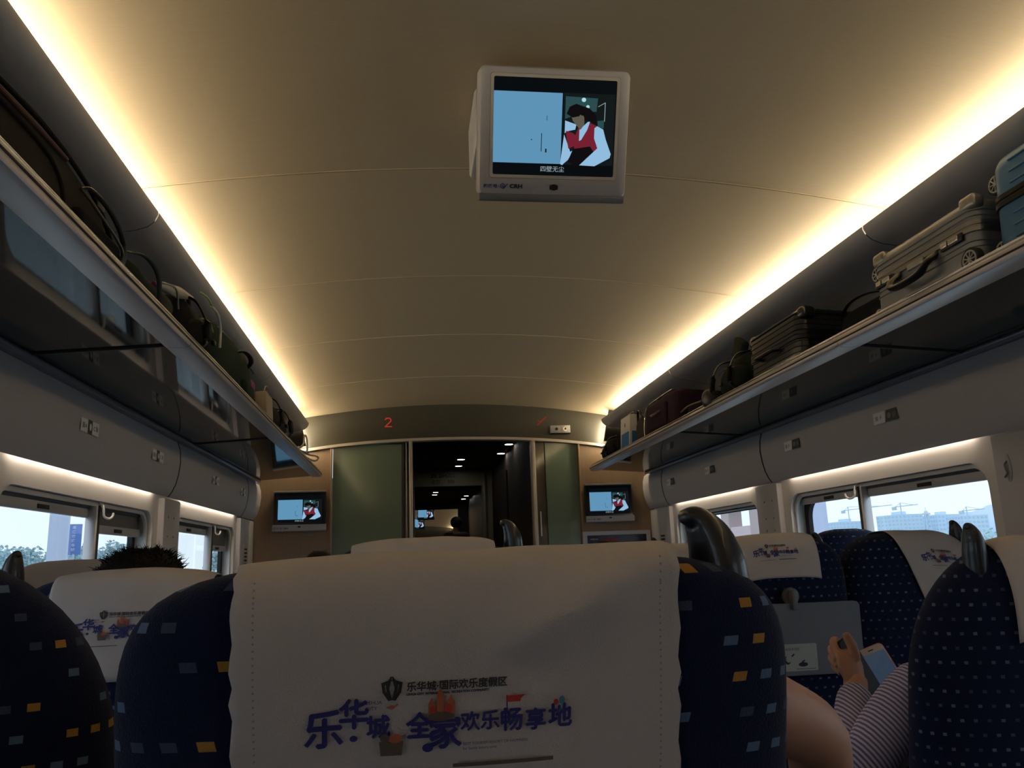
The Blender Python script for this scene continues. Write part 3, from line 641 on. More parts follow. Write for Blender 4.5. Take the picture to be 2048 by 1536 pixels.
for (x, y, z, w_, nm) in ((.02, 17.2, 2.16, .36, 'upper, nearer'), (-.10, 22.0, 2.17, .40, 'lower, farther')):
    t = thing('hanging_screen', f'tiny lit screen in the next car seen through the doorway, {nm} one', 'screen', (x, y, z+.1))
    bm = B(); b2(bm, x-w_/2, x+w_/2, y, y+.08, z-w_*.42, z+w_*.42, .01); obj('housing', bm, BLK, t, world=True)
    obj('screen_picture', art(PIC, grid_map((x-w_*.45, y, z-w_*.36), (w_*.9, 0, 0), (0, 0, w_*.72), (0, -1, 0))), PICM, t, world=True, smooth=False)
    bm = B(); b2(bm, x-.04, x+.04, y+.01, y+.07, z+.1, 2.29); obj('ceiling_mount', bm, SILVP, t, world=True)

# ------------------------------------------------------------------ print on the headrest covers (u from the centre, v down from the cover's top edge)
def cover_print(sc=1.0):
    """two-line resort advertisement; the square codes below it are left out"""
    def T(s, size, x, z, bold=0, **k):
        t = text2d(s, size, x, z, **k); out = list(t)
        if bold:
            for dx, dz in ((bold, 0), (-bold, 0), (0, bold), (0, -bold)): out += [tuple((a+dx, b+dz) for a, b in tr) for tr in t]
        return out
    L = []
    # crest: dark bud with pale centre
    cr_ = []
    for k in (-2, -1, 0, 1, 2):
        if k == 0: cr_ += stroke([(-.0005, .0068), (-.0022, .0), (-.0005, -.0068)], .0010)+stroke([(.0005, .0068), (.0022, .0), (.0005, -.0068)], .0010)
        else: cr_ += stroke([(.0010*k, .0062-.0011*abs(k)), (.0026*k+.0002*k, .0028), (.0024*k, -.002), (.0009*k, -.0066)], .0019)
    L.append(([tuple((p[0]-.0385, p[1]-.0762) for p in tr) for tr in cr_], 0))
    L.append((T('乐华城·国际欢乐度假区', .0062, -.0295, -.0782, bold=.00018), 0))
    L.append((T('LEHUA CITY  INTERNATIONAL  RECREATION COMMUNITY', .0019, -.0295, -.0812, bold=.00012, sx=1.02), 0))
    # hand-drawn blue slogan
    L.append((T('乐', .0245, -.0925, -.1085, bold=.0007, sx=1.0), 1)); L.append((T('华', .0195, -.0715, -.0985, bold=.0006), 1)); L.append((T('城', .0150, -.0545, -.1055, bold=.0005), 1))
    L.append((T('全', .0170, -.0300, -.1070, bold=.0006), 1)); L.append((T('家', .0215, -.0165, -.1135, bold=.0007), 1))
    L.append((T('欢乐', .0125, .0040, -.1045, bold=.0004), 1)); L.append((T('畅', .0150, .0290, -.1060, bold=.0005), 1)); L.append((T('享', .0140, .0450, -.1065, bold=.0005), 1)); L.append((T('地', .0160, .0600, -.1060, bold=.0005), 1))
    L.append((T('LEHUA', .0032, -.0545, -.0865), 1)); L.append((T('CITY', .0032, -.0545, -.0902), 1))
    L.append((T('BEST TOURISM RESORT OF HAPPINESS', .0024, .0055, -.1150), 1)); L.append((T('for family leisure time', .0024, .0055, -.1180), 1))
    # little picture elements: towers, flag, balloons, cart
    to = []
    for dx, h, wd in ((-.0035, .010, .004), (.002, .016, .0042), (.0085, .011, .005)):
        to += poly([(-.0105+dx-wd/2, -.0985), (-.0105+dx+wd/2, -.0985), (-.0105+dx+wd/2, -.0985+h), (-.0105+dx, -.0985+h+.004), (-.0105+dx-wd/2, -.0985+h)])
    L.append((to, 2)); L.append((poly(ell(-.0080, -.0965, .0085, .0030, 14)), 5)); L.append((poly(ell(-.0130, -.0925, .0022, .0022, 10))+poly(ell(-.0035, -.0918, .0026, .0026, 10)), 3))
    L.append((stroke([(.0335, -.0975), (.0335, -.0865)], .0008), 1)); L.append((poly([(.0335, -.0865), (.0455, -.0862), (.0425, -.0885), (.0420, -.0905), (.0335, -.0905)]), 3))
    L.append((stroke([(-.0415, -.0895), (-.0385, -.0905), (-.0350, -.0880)], .0010)+poly(ell(-.0385, -.0895, .0022, .0012, 10)), 2))
    L.append((poly(ell(.0650, -.0925, .0016, .002, 10)), 3)); L.append((poly(ell(.0690, -.0915, .0020, .0026, 10)), 4)); L.append((stroke([(.067, -.099), (.0688, -.094)], .0005), 4))
    L.append((poly([(-.0465, -.1110), (-.0315, -.1110), (-.0325, -.1200), (-.0455, -.1200)]), 5)); L.append((poly(ell(-.0365, -.1095, .0042, .0030, 12)), 2)); L.append((poly(ell(-.0430, -.1090, .0030, .0026, 12)), 5))
    L.append((poly(ell(-.0165, -.1165, .0035, .0028, 10)), 1)); L.append((poly(ell(-.062, -.1085, .0025, .002, 10)), 1))
    # thin line of words below
    L.append((stroke([(-.070, -.1300), (-.015, -.1300)], .0012)+stroke([(.0, -.1285), (.062, -.1285)], .0024), 5))
    if sc != 1: L = [([tuple((p[0]*sc, p[1]*sc) for p in tr) for tr in tris], mi) for tris, mi in L]
    return L
PRINTM = [INK, INKB, INKO, INKR, INKC, INKN, INKG]
CP = cover_print()

# ------------------------------------------------------------------ seats
HORNM = mat('horn_black_plastic', (.014, .020, .030), .38, spec=.6, coat=.3)
def seat(x, ytop, ztop, W, label, group, horn=None, cover=(.27, .19), cdx=0, pr=None, tray=None, rec=.22, hs=1.0, T=.075, H=.15, p=3.2, wr=.003, skew=0, taper=.16, edge=False, hang=-1, fab=None, pv=0, pu=0, arms=(-1, 1)):
    """row seat seen from behind. ytop: distance of the back face near its top; rec: recline slope"""
    z0 = ztop-H; fab = fab or (NAVYG if x > 0 else NAVY)
    yb = ytop+T+rec*(ztop-.45)
    t = thing('train_seat', label, 'seat', (x, yb, 0), group=group)
    sh = lambda v: Vector((v[0]*(1+taper*max(0, ztop-v[2]-.05)), v[1]-rec*(v[2]-.45), v[2]))
    bm = B(); n = 44; rings = []
    zs = [.40+(z0-.40)*k/14 for k in range(14)]+[z0+H*sin(pi/2*k/16) for k in range(16)]+[z0+H*.9995]
    sgp = lambda v, e: math.copysign(abs(v)**e, v)
    for z in zs:
        zf = max(0, (z-z0)/H); r = max(.02, (1-zf**p))**(1/p)
        rings.append([sh((W/2*r*sgp(cos(2*pi*k/n), 2/p), T*r*sgp(sin(2*pi*k/n), 2/p)*(1.0), z)) for k in range(n)])
    ring_loft(bm, rings); obj('backrest', bm, fab, t, smooth=True, ang=80)
    # cushion, pedestal, armrests
    bm = B(); b2(bm, -W/2+.01, W/2-.01, -.02, .40, .33, .45, .04, 4); obj('seat_cushion', bm, fab, t)
    bm = B(); b2(bm, -W/2+.03, W/2-.03, .03, .36, .24, .34, .01); b2(bm, -.05, .05, .12, .26, 0, .25, .01); b2(bm, -W/2+.06, W/2-.06, .08, .30, 0, .03, .008); obj('pedestal', bm, mat('pedestal_grey', (.10, .10, .11), .5), t)
    for s in arms:
        bm = B(); b2(bm, s*(W/2-.005)-.018, s*(W/2-.005)+.018, -.03, .30, .60, .635, .012, 3); b2(bm, s*(W/2-.005)-.010, s*(W/2-.005)+.010, -.01, .05, .38, .61, .004); obj('armrest', bm, BLK, t)
    def surf(u, v, off):
        """point on the cover: v>0 metres up the front side beyond the top, v<0 down the back"""
        a = min(.97, abs(u/(W/2))); c = (1-a**p)**(1/p)
        Hh, Tt = H*c+off, T*c+off
        # arc table over the top
        if v >= 0: th = pi/2+min(1.35, v/.075)
        else: th = None
        if th is None:
            z = z0+Hh+v
            if z >= z0:
                zf = (z-z0)/Hh; y = -Tt*max(0, (1-zf**p))**(1/p)
            else: y = -Tt
            return sh((u, y, z))
        z = z0+Hh*abs(sin(th))**(2/p); y = -Tt*sgp(cos(th), 2/p)
        return sh((u, y, z))
    if cover:
        cw, ch = cover; bm = B(); nu = 46; vs = []
        V = [-ch*(1-sin(pi/2*k/26)) for k in range(26)]+[0, .008, .02, .035, .05, .07]
        def cpt(u, v, off):
            f = (u-cdx-skew*v)/cw; q = surf(u, v, off)
            wv = wr*(noise.noise(Vector((u*9+x*3, v*7, ytop*3)))+.45*noise.noise(Vector((u*20, v*12+4, x))))
            if edge: wv += .010*math.exp(-((v+.055+(u-.03)*-.45)/.016)**2)*max(0, min(1, (u+.02)/.06))*.6
            return q+Vector((0, -abs(wv)*1.6, wv*.7 if v > -.03 else 0))
        for i in range(nu+1):
            row = []
            for j, v in enumerate(V):
                f = i/nu-.5; u = cdx+f*cw+skew*v
                if edge and i in (0, nu): u += .0012*sin(v*2*pi/.0065)
                row.append(cpt(u, v*(1-.04*sin(3*f*pi)*(1 if wr > .004 else 0)), .006))
            vs.append([bm.verts.new(q) for q in row])
        for i in range(nu):
            for j in range(len(V)-1): bm.faces.new((vs[i][j], vs[i+1][j], vs[i+1][j+1], vs[i][j+1]))
        cv = obj('headrest_cover', bm, COVER, t, ang=180)
        md = cv.modifiers.new('cloth_thickness', 'SOLIDIFY'); md.thickness = .0012; md.offset = -1
        if pr:
            L = CP
            if edge:
                st = []
                for s in (-1, 1):
                    for k in range(60):
                        v = -.008-k*.0042
                        if v > -ch: st += poly([(s*(cw/2-.009)-.0006, v-.0006), (s*(cw/2-.009)+.0006, v-.0006), (s*(cw/2-.009)+.0006, v+.0006), (s*(cw/2-.009)-.0006, v+.0006)])
                L = L+[(st, 6)]
            bm = art(L, lambda u, v, k: cpt(cdx+u*pr+skew*v*pr+(pu if k < len(CP) else 0), v*pr+pv, .0076+.0001*k), .006)
            obj('printed_artwork', bm, PRINTM, cv, smooth=False)
    if horn:
        hx, dz, ty = horn            # x of the horn, height above/below ztop, lean of the tip
        bm = B(); path = [(0, .004, -.060), (0, .002, -.030), (0, 0, 0), (-.001*ty, -.002, .016), (-.006*ty, -.004, .031), (-.014*ty, -.006, .041), (-.023*ty, -.008, .043)]
        rr = [.0165, .0180, .0182, .0168, .0132, .0085, .0040]
        pts = spline([Vector(q)*hs for q in path], 5); rs = []
        for i in range(len(pts)):
            f = i/5; k = min(int(f), 5); rs.append((rr[k]+(rr[k+1]-rr[k])*(f-k))*hs)
        tube(bm, pts, rs, 18, flat=1.25, up=Vector((0, 1, 0)))
        base = sh((hx, -.02, ztop+dz)); bm.transform(Matrix.Translation(base)); obj('grab_handle', bm, HORNM, t, ang=80)
    if tray:
        tx0, tx1, tz0, tz1 = tray
        bm = B()
        plate(bm, rrect(tx0, tx1, tz0, tz1, .014, 5), [], lambda a, b, d: (a, -T-.030+d, b), .018); 
        bmesh.ops.bevel(bm, geom=[e for e in bm.edges if e.calc_face_angle(0) > 1.2], offset=.002, segments=2, affect='EDGES')
        bm.transform(Matrix(((1, 0, 0, 0), (0, 1, -rec, rec*.45), (0, 0, 1, 0), (0, 0, 0, 1)))); tr_ = obj('tray_table', bm, TRAY, t)
        bm = B(); cx = (tx0+tx1)/2
        shx = Matrix(((1, 0, 0, 0), (0, 1, -rec, rec*.45), (0, 0, 1, 0), (0, 0, 0, 1)))
        cyl(bm, (cx, -T-.012, tz1+.018), (0, 1, 0), .022, .012, 28); b2(bm, cx-.007, cx+.007, -T-.040, -T-.010, tz1-.016, tz1+.034, .003); bm.transform(shx); obj('latch', bm, mat('latch_grey', (.16, .16, .17), .4), tr_)
        q = lambda a, b, c, d: poly([(a, c), (b, c), (b, d), (a, d)])
        bx = hang
        L = [(poly(rrect(bx, bx+.115, tz0+.012, tz0+.080, .004, 3)), 0), (text2d('小桌板使用须知', .0078, bx+.012, tz0+.064), 1),
             (poly(ell(bx+.032, tz0+.040, .009, .011, 16))+stroke([(bx+.045, tz0+.050), (bx+.050, tz0+.054)], .004), 1), (poly(ell(bx+.035, tz0+.043, .0075, .009, 16)), 0),
             (poly(ell(bx+.074, tz0+.028, .013, .0055, 16))+stroke([(bx+.072, tz0+.034), (bx+.078, tz0+.038)], .003), 1), (stroke([(bx+.055, tz0+.017), (bx+.108, tz0+.017)], .0012), 1)]
        bm = art(L, lambda u, v, k: (u, -T-.0304-.0002*k, v)); bm.transform(shx); obj('instruction_sticker', bm, [mat('tray_label', (.38, .42, .42), .5), INK], tr_, smooth=False)
    return t
GL = 'rows of navy seats on the left of the aisle'; GR = 'rows of navy seats on the right of the aisle'
seat(-.325, .500, 1.152, .449, 'nearest navy seat in the foreground with large printed white headrest cover', GL, horn=(.180, -.026, 1), hs=1.14, cover=(.274, .20), cdx=-.006, pr=.96, rec=.30, wr=.005, edge=True, H=.13, p=4.6, taper=.12, pu=-.006, pv=-.010)
seat(-.838, .690, 1.178, .43, 'blurred dark navy seat at the lower left corner, bare without cover in view', GL, cover=None, rec=.12, H=.20, p=2.4)
seat(-.335, 1.470, 1.190, .40, 'navy seat straight ahead behind the foreground seat, crumpled white cover top', GL, horn=(.168, -.016, 1), cover=(.262, .19), wr=.007, rec=.2)
seat(-.846, 1.470, 1.150, .43, 'navy seat with printed white cover under the dark-haired head, left side', GL, cover=(.262, .185), cdx=.012, pr=1.0, wr=.003, rec=.16)
seat(-1.22, 1.520, 1.120, .34, 'navy window seat at the left edge with a black horn handle', GL, horn=(.155, .026, -.5), cover=(.18, .15), rec=.14, arms=(-1,))
seat(-1.17, 2.20, 1.180, .42, 'left window seat with wide plain white cover below the large window', GL, cover=(.39, .19), wr=.004, rec=.12, H=.10, p=4)
for k, y in enumerate((3.05, 3.85, 4.65)):
    for xx, nm in ((-.335, 'aisle'), (-.80, 'middle')):
        seat(xx, y, 1.16, .40, f'navy seat with white cover, {("third", "fourth", "fifth")[k]} row ahead on the left, {nm} place', GL, cover=(.26, .19), rec=.12)
seat(.735, 1.250, 1.155, .435, 'large navy dotted seat at the right edge with grey-blue horn handle', GR, horn=(-.112, -.020, .6), cover=(.26, .165), cdx=.045, rec=.16, T=.09, H=.24, p=2.2)
seat(.648, 2.100, 1.188, .385, 'navy seat with grey folded tray table and printed white cover, right of the aisle', GR, horn=(.125, -.034, .9), hs=.8, cover=(.235, .120), cdx=-.020, pr=.76, pv=.022, tray=(-.185, .185, .825, 1.008), rec=.06, hang=-.062)
seat(1.035, 2.100, 1.185, .38, 'right window seat with bright dotted side and printed cover, beside the large window', GR, horn=(.162, -.020, .8), cover=(.235, .19), cdx=.05, skew=-.38, arms=(1,), pr=.8, rec=.06)
seat(1.29, 2.84, 1.216, .30, 'plain navy window seat rising behind the dotted seat against the right window', GR, cover=None, rec=.10)
seat(.640, 2.90, 1.178, .40, 'right aisle seat with plain beige-lit cover behind the big horn handle', GR, cover=(.30, .19), rec=.10)
seat(.70, 3.70, 1.180, .40, 'far right aisle seat near the end wall, dark handle on top', GR, horn=(.10, -.005, .6), cover=(.26, .19), rec=.10)
seat(.70, 4.55, 1.165, .40, 'last right aisle seat before the end wall poster', GR, cover=(.26, .19), rec=.10)
# ------------------------------------------------------------------ luggage on the racks
DARKF = lambda n, c, **k: mat(n, c, .85, spec=.2, bump=.5, bscale=250, **k)
def rackM(sgn, y, yaw=0):
    return Matrix.Translation((sgn*.992, y, 1.7705)) @ Matrix.Rotation(sgn*R(3.75), 4, 'Y') @ Matrix.Diagonal((sgn, 1, 1, 1)) @ Matrix.Rotation(yaw, 4, 'Z')
class Bag:
    """a piece of luggage in rack coordinates: x away from the aisle, y along the car, z up from the glass"""
    def __init__(s, sgn, y, name, label, cat, yaw=0, lift=0, dx=0):
        s.M = rackM(sgn, y) @ Matrix.Translation((dx, 0, lift+.010)) @ Matrix.Rotation(yaw, 4, 'Z'); s.t = thing(name, label, cat, tuple(s.M @ Vector((.15, 0, 0))))
        s.flip = sgn < 0
    def part(s, name, bm, m, parent=None, **k):
        bm.transform(s.M); return obj(name, bm, m, parent or s.t, world=True, **k)
def rbox(bm, x0, x1, y0, y1, z0, z1, r, seg=5): return b2(bm, x0, x1, y0, y1, z0, z1, r, seg)
def wheel(g, x, y, z, r=.022, ax=(1, 0, 0), cm=None, name='wheel', n=7):
    ax = Vector(ax); bm = B(); u, v = frame_at(ax)
    c = Vector((x, y, z)); cyl(bm, c, ax, r, .016, 28); wh = g.part(name, bm, RUB)
    bm = B(); f = c-ax*.0085
    bmr = [[f+(u*cos(2*pi*k/28)+v*sin(2*pi*k/28))*rr for k in range(28)] for rr in (r*.80, r*.66)]
    ring_loft(bm, [[p+ax*.001 for p in bmr[0]], [p-ax*.0015 for p in bmr[0]], [p-ax*.0015 for p in bmr[1]], [p+ax*.001 for p in bmr[1]]], cap0=False, cap1=False)
    for k in range(n):
        d = u*cos(2*pi*k/n)+v*sin(2*pi*k/n); tube(bm, [f-ax*.0008, f-ax*.0008+d*r*.70], .0016, 6)
    cyl(bm, f, ax, r*.18, .004, 14); g.part('rim', bm, cm or mat('pale_rim', (.55, .54, .50), .35, metal=.3), wh)
    return wh
def hard_case(g, L, D, H, r, m, ribs=0, frame=None, fz=.55, ribm=None):
    bm = B(); rbox(bm, 0, D, -L/2, L/2, 0, H, r, 6)
    for k in range(ribs):
        z = H*(.12+.76*k/max(1, ribs-1))
        if abs(z-H*fz) < .018: continue
        rr = rrect(-L/2-.0022, L/2+.0022, -.0022, D+.0022, r, 6)
        ring_loft(bm, [[(b, a, z+dz) for a, b in rrect(-L/2+o, L/2-o, o, D-o, r, 6)] for dz, o in ((-.004, .001), (-.002, -.0025), (.002, -.0025), (.004, .001))])
    g.part('shell', bm, m, ang=50)
    bm = B()
    ring_loft(bm, [[(b, a, H*fz+dz) for a, b in rrect(-L/2-o, L/2+o, -o, D+o, r, 6)] for dz, o in ((-.016, 0), (-.014, .004), (-.003, .004), (-.001, .002), (.001, .002), (.003, .004), (.014, .004), (.016, 0))])
    g.part('frame', bm, frame, ang=30)
def u_handle(g, y0, y1, z, out=.035, r=.010, m=BLK, name='handle', drop=.0, flat=.7):
    bm = B(); ys = (y0, y1)
    tube(bm, spline([(.004, y0, z), (-out*.7, y0+(y1-y0)*.02, z-drop*.5), (-out, y0+(y1-y0)*.18, z-drop), (-out, y0+(y1-y0)*.82, z-drop), (-out*.7, y0+(y1-y0)*.98, z-drop*.5), (.004, y1, z)]), r, 12, flat=flat); return g.part(name, bm, m)

GUN = mat('gunmetal_shell', (.32, .33, .36), .36, metal=.7)
g = Bag(1, 1.865, 'suitcase', 'silver grey hard suitcase with twin latches lying on the right rack', 'suitcase')
hard_case(g, .43, .30, .205, .035, GUN, 0, mat('gunmetal_frame', (.45, .44, .42), .25, metal=.9), .60)
for zz, o in ((.165, .002), (.150, .002), (.085, .002), (.070, .002)):
    bm = B(); ring_loft(bm, [[(b, a, zz+dz) for a, b in rrect(-.215-oo, .215+oo, -oo, .30+oo, .035, 6)] for dz, oo in ((-.003, -.001), (-.001, .0025), (.001, .0025), (.003, -.001))]); g.part('raised_rib', bm, GUN, ang=50)
for y in (-.135, .155):
    bm = B(); b2(bm, -.008, .004, y-.042, y+.042, .095, .117, .003); lt = g.part('latch', bm, BLK)
    bm = B(); b2(bm, -.012, -.007, y-.030, y+.006, .099, .113, .002); b2(bm, -.012, -.007, y+.012, y+.034, .099, .113, .002); g.part('latch_plate', bm, CHROME, lt)
bm = B(); b2(bm, -.006, .003, -.02, .05, .098, .115, .002); g.part('name_plate', bm, mat('plate_grey', (.4, .39, .37), .35, metal=.6))
u_handle(g, -.065, .095, .105, .036, .013, drop=.052)
for z, y in ((.165, .250), (.035, .250)):
    wheel(g, .040, y, z, .026, (1, 0, 0)); bm = B(); b2(bm, .050, .075, .205, y+.008, z-.012, z+.012, .004); g.part('wheel_bracket', bm, BLK)
wheel(g, -.006, -.205, .032, .030, (1, .0, 0), n=9)
for y, z in ((-.19, .185), (.19, .185)):
    bm = B(); rbox(bm, -.002, .035, y-.028, y+.028, z-.018, .207, .012, 4); g.part('corner_guard', bm, mat('guard_metal', (.42, .40, .37), .28, metal=.8))

g = Bag(1, 1.335, 'suitcase', 'bright blue hard suitcase with dark frame at the right edge of the rack', 'suitcase')
BLUE = mat('blue_shell', (.06, .20, .36), .35, spec=.5)
hard_case(g, .53, .275, .262, .05, BLUE, 0, mat('dark_frame', (.03, .028, .025), .3, metal=.5), .52)
bm = B()
for k in range(3):
    b2(bm, -.003, .006, -.18, .19, .165+.028*k, .170+.028*k, .002)
    b2(bm, -.003, .006, -.18, .19, .035+.028*k, .040+.028*k, .002)
g.part('pressed_grooves', bm, BLUE)
for y in (.06,):
    bm = B(); b2(bm, -.012, .002, y-.03, y+.03, .118, .158, .004); lt = g.part('latch', bm, mat('brass_latch', (.45, .36, .24), .3, metal=.8))
    bm = B(); b2(bm, -.020, -.010, y-.018, y+.028, .108, .124, .003); tube(bm, spline([(-.014, y+.005, .155), (-.020, y-.005, .148), (-.020, y-.006, .130), (-.014, y+.004, .122)]), .004, 8); g.part('latch_hook', bm, CHROME, lt)
u_handle(g, -.10, -.02, .13, .03, .010)
wheel(g, .05, .285, .215, .027, (1, 0, 0), n=8); wheel(g, .05, .285, .045, .027, (1, 0, 0), n=8)

g = Bag(1, 2.760, 'suitcase', 'glossy black ribbed hard suitcase in the middle of the right rack', 'suitcase')
BLS = mat('black_shell', (.018, .020, .025), .22, spec=.6, coat=.3)
hard_case(g, .42, .31, .212, .04, BLS, 9, mat('black_frame', (.02, .022, .03), .3, metal=.3), .50)
bm = B()
for k in range(6): b2(bm, .05+.042*k, .064+.042*k, -.17, .17, .208, .2165, .003)
g.part('lid_ribs', bm, BLS)
u_handle(g, -.06, .10, .085, .024, .010)
for y in (-.2, .2):
    bm = B(); blob(bm, (.035, y, .185), (.06, .05, .05), 3); g.part('corner_guard', bm, GLOSS)
g = Bag(1, 2.335, 'travel_bag', 'flat black soft bag behind the black suitcase on the right rack', 'bag')
bm = B(); blob(bm, (.21, .0, .085), (.20, .36, .165), 4, amp=.05); g.part('body', bm, DARKF('black_nylon', (.010, .011, .014)))
bm = B(); tube(bm, spline([(.12, -.14, .15), (.10, -.05, .168), (.10, .05, .168), (.12, .14, .15)]), .006, 8, flat=.4); g.part('strap', bm, BLK)

def backpack(g, L, D, H, m, m2, seed=0, straps=2, yaw=0):
    bm = B(); blob(bm, (D/2, 0, H/2), (D, L, H), 2.7, amp=.22, fr=5, seed=seed); g.part('body', bm, m)
    bm = B(); blob(bm, (.02, -L*.08, H*.36), (.085, L*.56, H*.55), 3, amp=.15, fr=9, seed=seed+3); pk = g.part('front_pocket', bm, m)
    bm = B(); tube(bm, spline([(-.018, -L*.30, H*.56), (-.026, -L*.08, H*.60), (-.018, L*.16, H*.56)]), .0022, 6); g.part('zip', bm, m2, pk)
    bm = B(); tube(bm, spline([(D*.3, -L*.12, H*.93), (D*.28, -L*.06, H*1.05), (D*.28, L*.06, H*1.05), (D*.3, L*.12, H*.93)]), .006, 8, flat=.5); g.part('grab_loop', bm, BLK)
    for k in range(straps):
        y = -L*.26+L*.5*k
        bm = B(); tube(bm, spline([(D*.25, y, H*.96), (.0, y+.01, H*.85), (-.028, y+.015, H*.5), (-.022, y+.02, H*.2), (D*.1, y, .02)]), .013, 10, flat=.28); g.part('shoulder_strap', bm, BLK)
    bm = B(); b2(bm, -.034, -.022, L*.0, L*.07, H*.28, H*.36, .003); g.part('buckle', bm, BLK)

g = Bag(1, 3.19, 'backpack', 'dark green-black backpack slumped beside the black suitcase, right rack', 'backpack')
backpack(g, .38, .26, .20, DARKF('dark_green_nylon', (.014, .020, .015)), mat('zip_grey', (.12, .12, .11), .4, metal=.5), 2)
bm = B(); box(bm, (.05, -.02, .215), (.035, .10, .09), .012, 3, rot=Matrix.Rotation(.5, 3, 'X')); g.part('top_flap', bm, DARKF('dark_green_nylon', ()))
bm = B(); blob(bm, (-.012, .175, .035), (.08, .10, .09), 2.4, amp=.4, fr=14); g.part('side_pouch', bm, BLK)
g = Bag(1, 3.66, 'travel_bag', 'low dark bag with pale zip edge between backpack and purple bag', 'bag')
bm = B(); blob(bm, (.14, 0, .05), (.24, .36, .10), 3, amp=.12, fr=8); g.part('body', bm, DARKF('plum_black', (.018, .012, .018)))
bm = B(); tube(bm, spline([(.0, -.14, .055), (-.008, 0, .06), (.0, .14, .055)]), .004, 8); g.part('zip', bm, mat('old_brass', (.35, .28, .14), .35, metal=.7))
g = Bag(1, 4.16, 'suitcase', 'dark purple soft suitcase with silver edge trim, far part of right rack', 'suitcase')
PUR = DARKF('dark_purple_cloth', (.035, .016, .028))
bm = B(); rbox(bm, 0, .29, -.27, .27, 0, .205, .035, 5); g.part('body', bm, PUR)
bm = B(); rbox(bm, -.018, .02, -.15, .16, .03, .16, .012, 3); g.part('front_pocket', bm, PUR)
bm = B(); tube(bm, spline([(.0, .268, .02), (-.002, .272, .08), (.0, .262, .15), (.005, .23, .195), (.008, .10, .206), (.008, -.2, .207)]), .0030, 6); g.part('edge_trim', bm, CHROME)
u_handle(g, -.07, .06, .12, .03, .009, mat('handle_tan', (.25, .15, .10), .5), drop=.015)
bm = B(); tube(bm, spline([(.06, -.2, .21), (.04, -.1, .226), (.04, .1, .226), (.06, .2, .21)]), .006, 8, flat=.5); g.part('strap', bm, BLK)
g = Bag(1, 4.595, 'travel_bag', 'brown slouchy bag leaning on the purple suitcase, right rack', 'bag')
bm = B(); blob(bm, (.13, 0, .102), (.24, .25, .205), 2.4, amp=.2, fr=6, seed=5); g.part('body', bm, DARKF('brown_cloth', (.07, .055, .045)))
bm = B(); tube(bm, spline([(.02, -.08, .14), (.0, -.05, .20), (.02, .05, .21), (.03, .08, .15)]), .007, 8, flat=.5); g.part('handle', bm, BLK)
g = Bag(1, 4.94, 'carton', 'white and blue paper gift carton with ribbon standing on the right rack', 'box')
bm = B(); box(bm, (.08, 0, .118), (.12, .22, .236), .003, 2); ob = g.part('body', bm, mat('white_card', (.62, .60, .56), .6))
obj('blue_print', (lambda b: (b.transform(g.M), b)[1])(art([(poly([(-.095, .01), (.085, .01), (.085, .13), (-.095, .13)]), 0), (poly(ell(0, .18, .010, .014, 14)), 1)], lambda u, v, k: (.0195-.0003*k, u, v))), [mat('card_blue', (.03, .17, .42), .5), INK], ob, world=True, smooth=False)
obj('blue_side_print', (lambda b: (b.transform(g.M), b)[1])(art([(poly([(.035, .01), (.125, .01), (.125, .13), (.035, .13)]), 0)], lambda u, v, k: (u, -.1105, v))), [mat('card_blue', ())], ob, world=True, smooth=False)
bm = B(); tube(bm, spline([(.06, -.05, .236), (.06, -.045, .262), (.06, .045, .262), (.06, .05, .236)]), .003, 6); g.part('handle', bm, mat('ribbon', (.5, .45, .35), .6))
g = Bag(1, 5.36, 'travel_bag', 'black nylon holdall at the far end of the right rack', 'bag')
backpack(g, .40, .24, .17, DARKF('black_nylon', ()), mat('zip_grey', ()), 8, 1)

# left rack
BRN = DARKF('charcoal_brown_cloth', (.030, .026, .022))
g = Bag(-1, 1.34, 'holdall', 'large charcoal brown wheeled holdall with piping nearest on the left rack', 'bag')
bm = B(); prof = [(0, -.40, .02), (0, -.40, .14)]
rings = []
for x, o in ((0, .012), (.012, 0), (.25, 0), (.275, .014)):
    rr = [(-.38+o, .004+o), (-.38+o, .08), (-.36+o, .105), (-.30, .122-o), (-.05, .142-o), (.08, .148-o), (.20, .138-o), (.30, .114-o), (.365-o, .070), (.385-o, .03), (.38-o, .004+o)]
    sp_ = spline([(0, a, b) for a, b in rr], 4); rings.append([(x, v.y, v.z) for v in sp_])
ring_loft(bm, rings); g.part('body', bm, BRN, ang=60)
for q, rr_, mm in (([(-.34, .118), (-.05, .146), (.08, .151), (.20, .141), (.30, .118), (.368, .070), (.386, .03)], .005, DARKF('piping_dark', (.015, .013, .012))),
               ([(-.30, .092), (-.06, .108), (.05, .106), (.10, .090), (.125, .060), (.13, .010)], .0042, DARKF('piping_dark', ())), ([(-.30, .112), (.0, .132), (.14, .136)], .005, mat('red_brown_trim', (.10, .04, .035), .6))):
    bm = B(); tube(bm, spline([(-.002, a, b) for a, b in q]), rr_, 8); g.part('piping', bm, mm)
bm = B(); tube(bm, spline([(-.004, .205, .108), (-.020, .215, .085), (-.026, .27, .066), (-.028, .33, .055), (-.026, .375, .038), (-.012, .392, .006)]), .0035, 8); 
tube(bm, spline([(-.004, .205, .108), (-.018, .222, .112), (-.030, .29, .096), (-.030, .36, .070), (-.020, .398, .035), (-.010, .40, .006)]), .0060, 10, flat=.5); g.part('handle', bm, mat('handle_satin', (.10, .10, .09), .3, metal=.3))
bm = B(); b2(bm, -.008, .006, .285, .325, .108, .140, .004); g.part('buckle', bm, BLK)
bm = B(); rbox(bm, -.02, .02, .17, .385, .004, .058, .012, 4); g.part('end_pocket', bm, DARKF('black_nylon', ()))
g = Bag(-1, 1.93, 'travel_bag', 'dark green crumpled bag lying low on the left rack', 'bag')
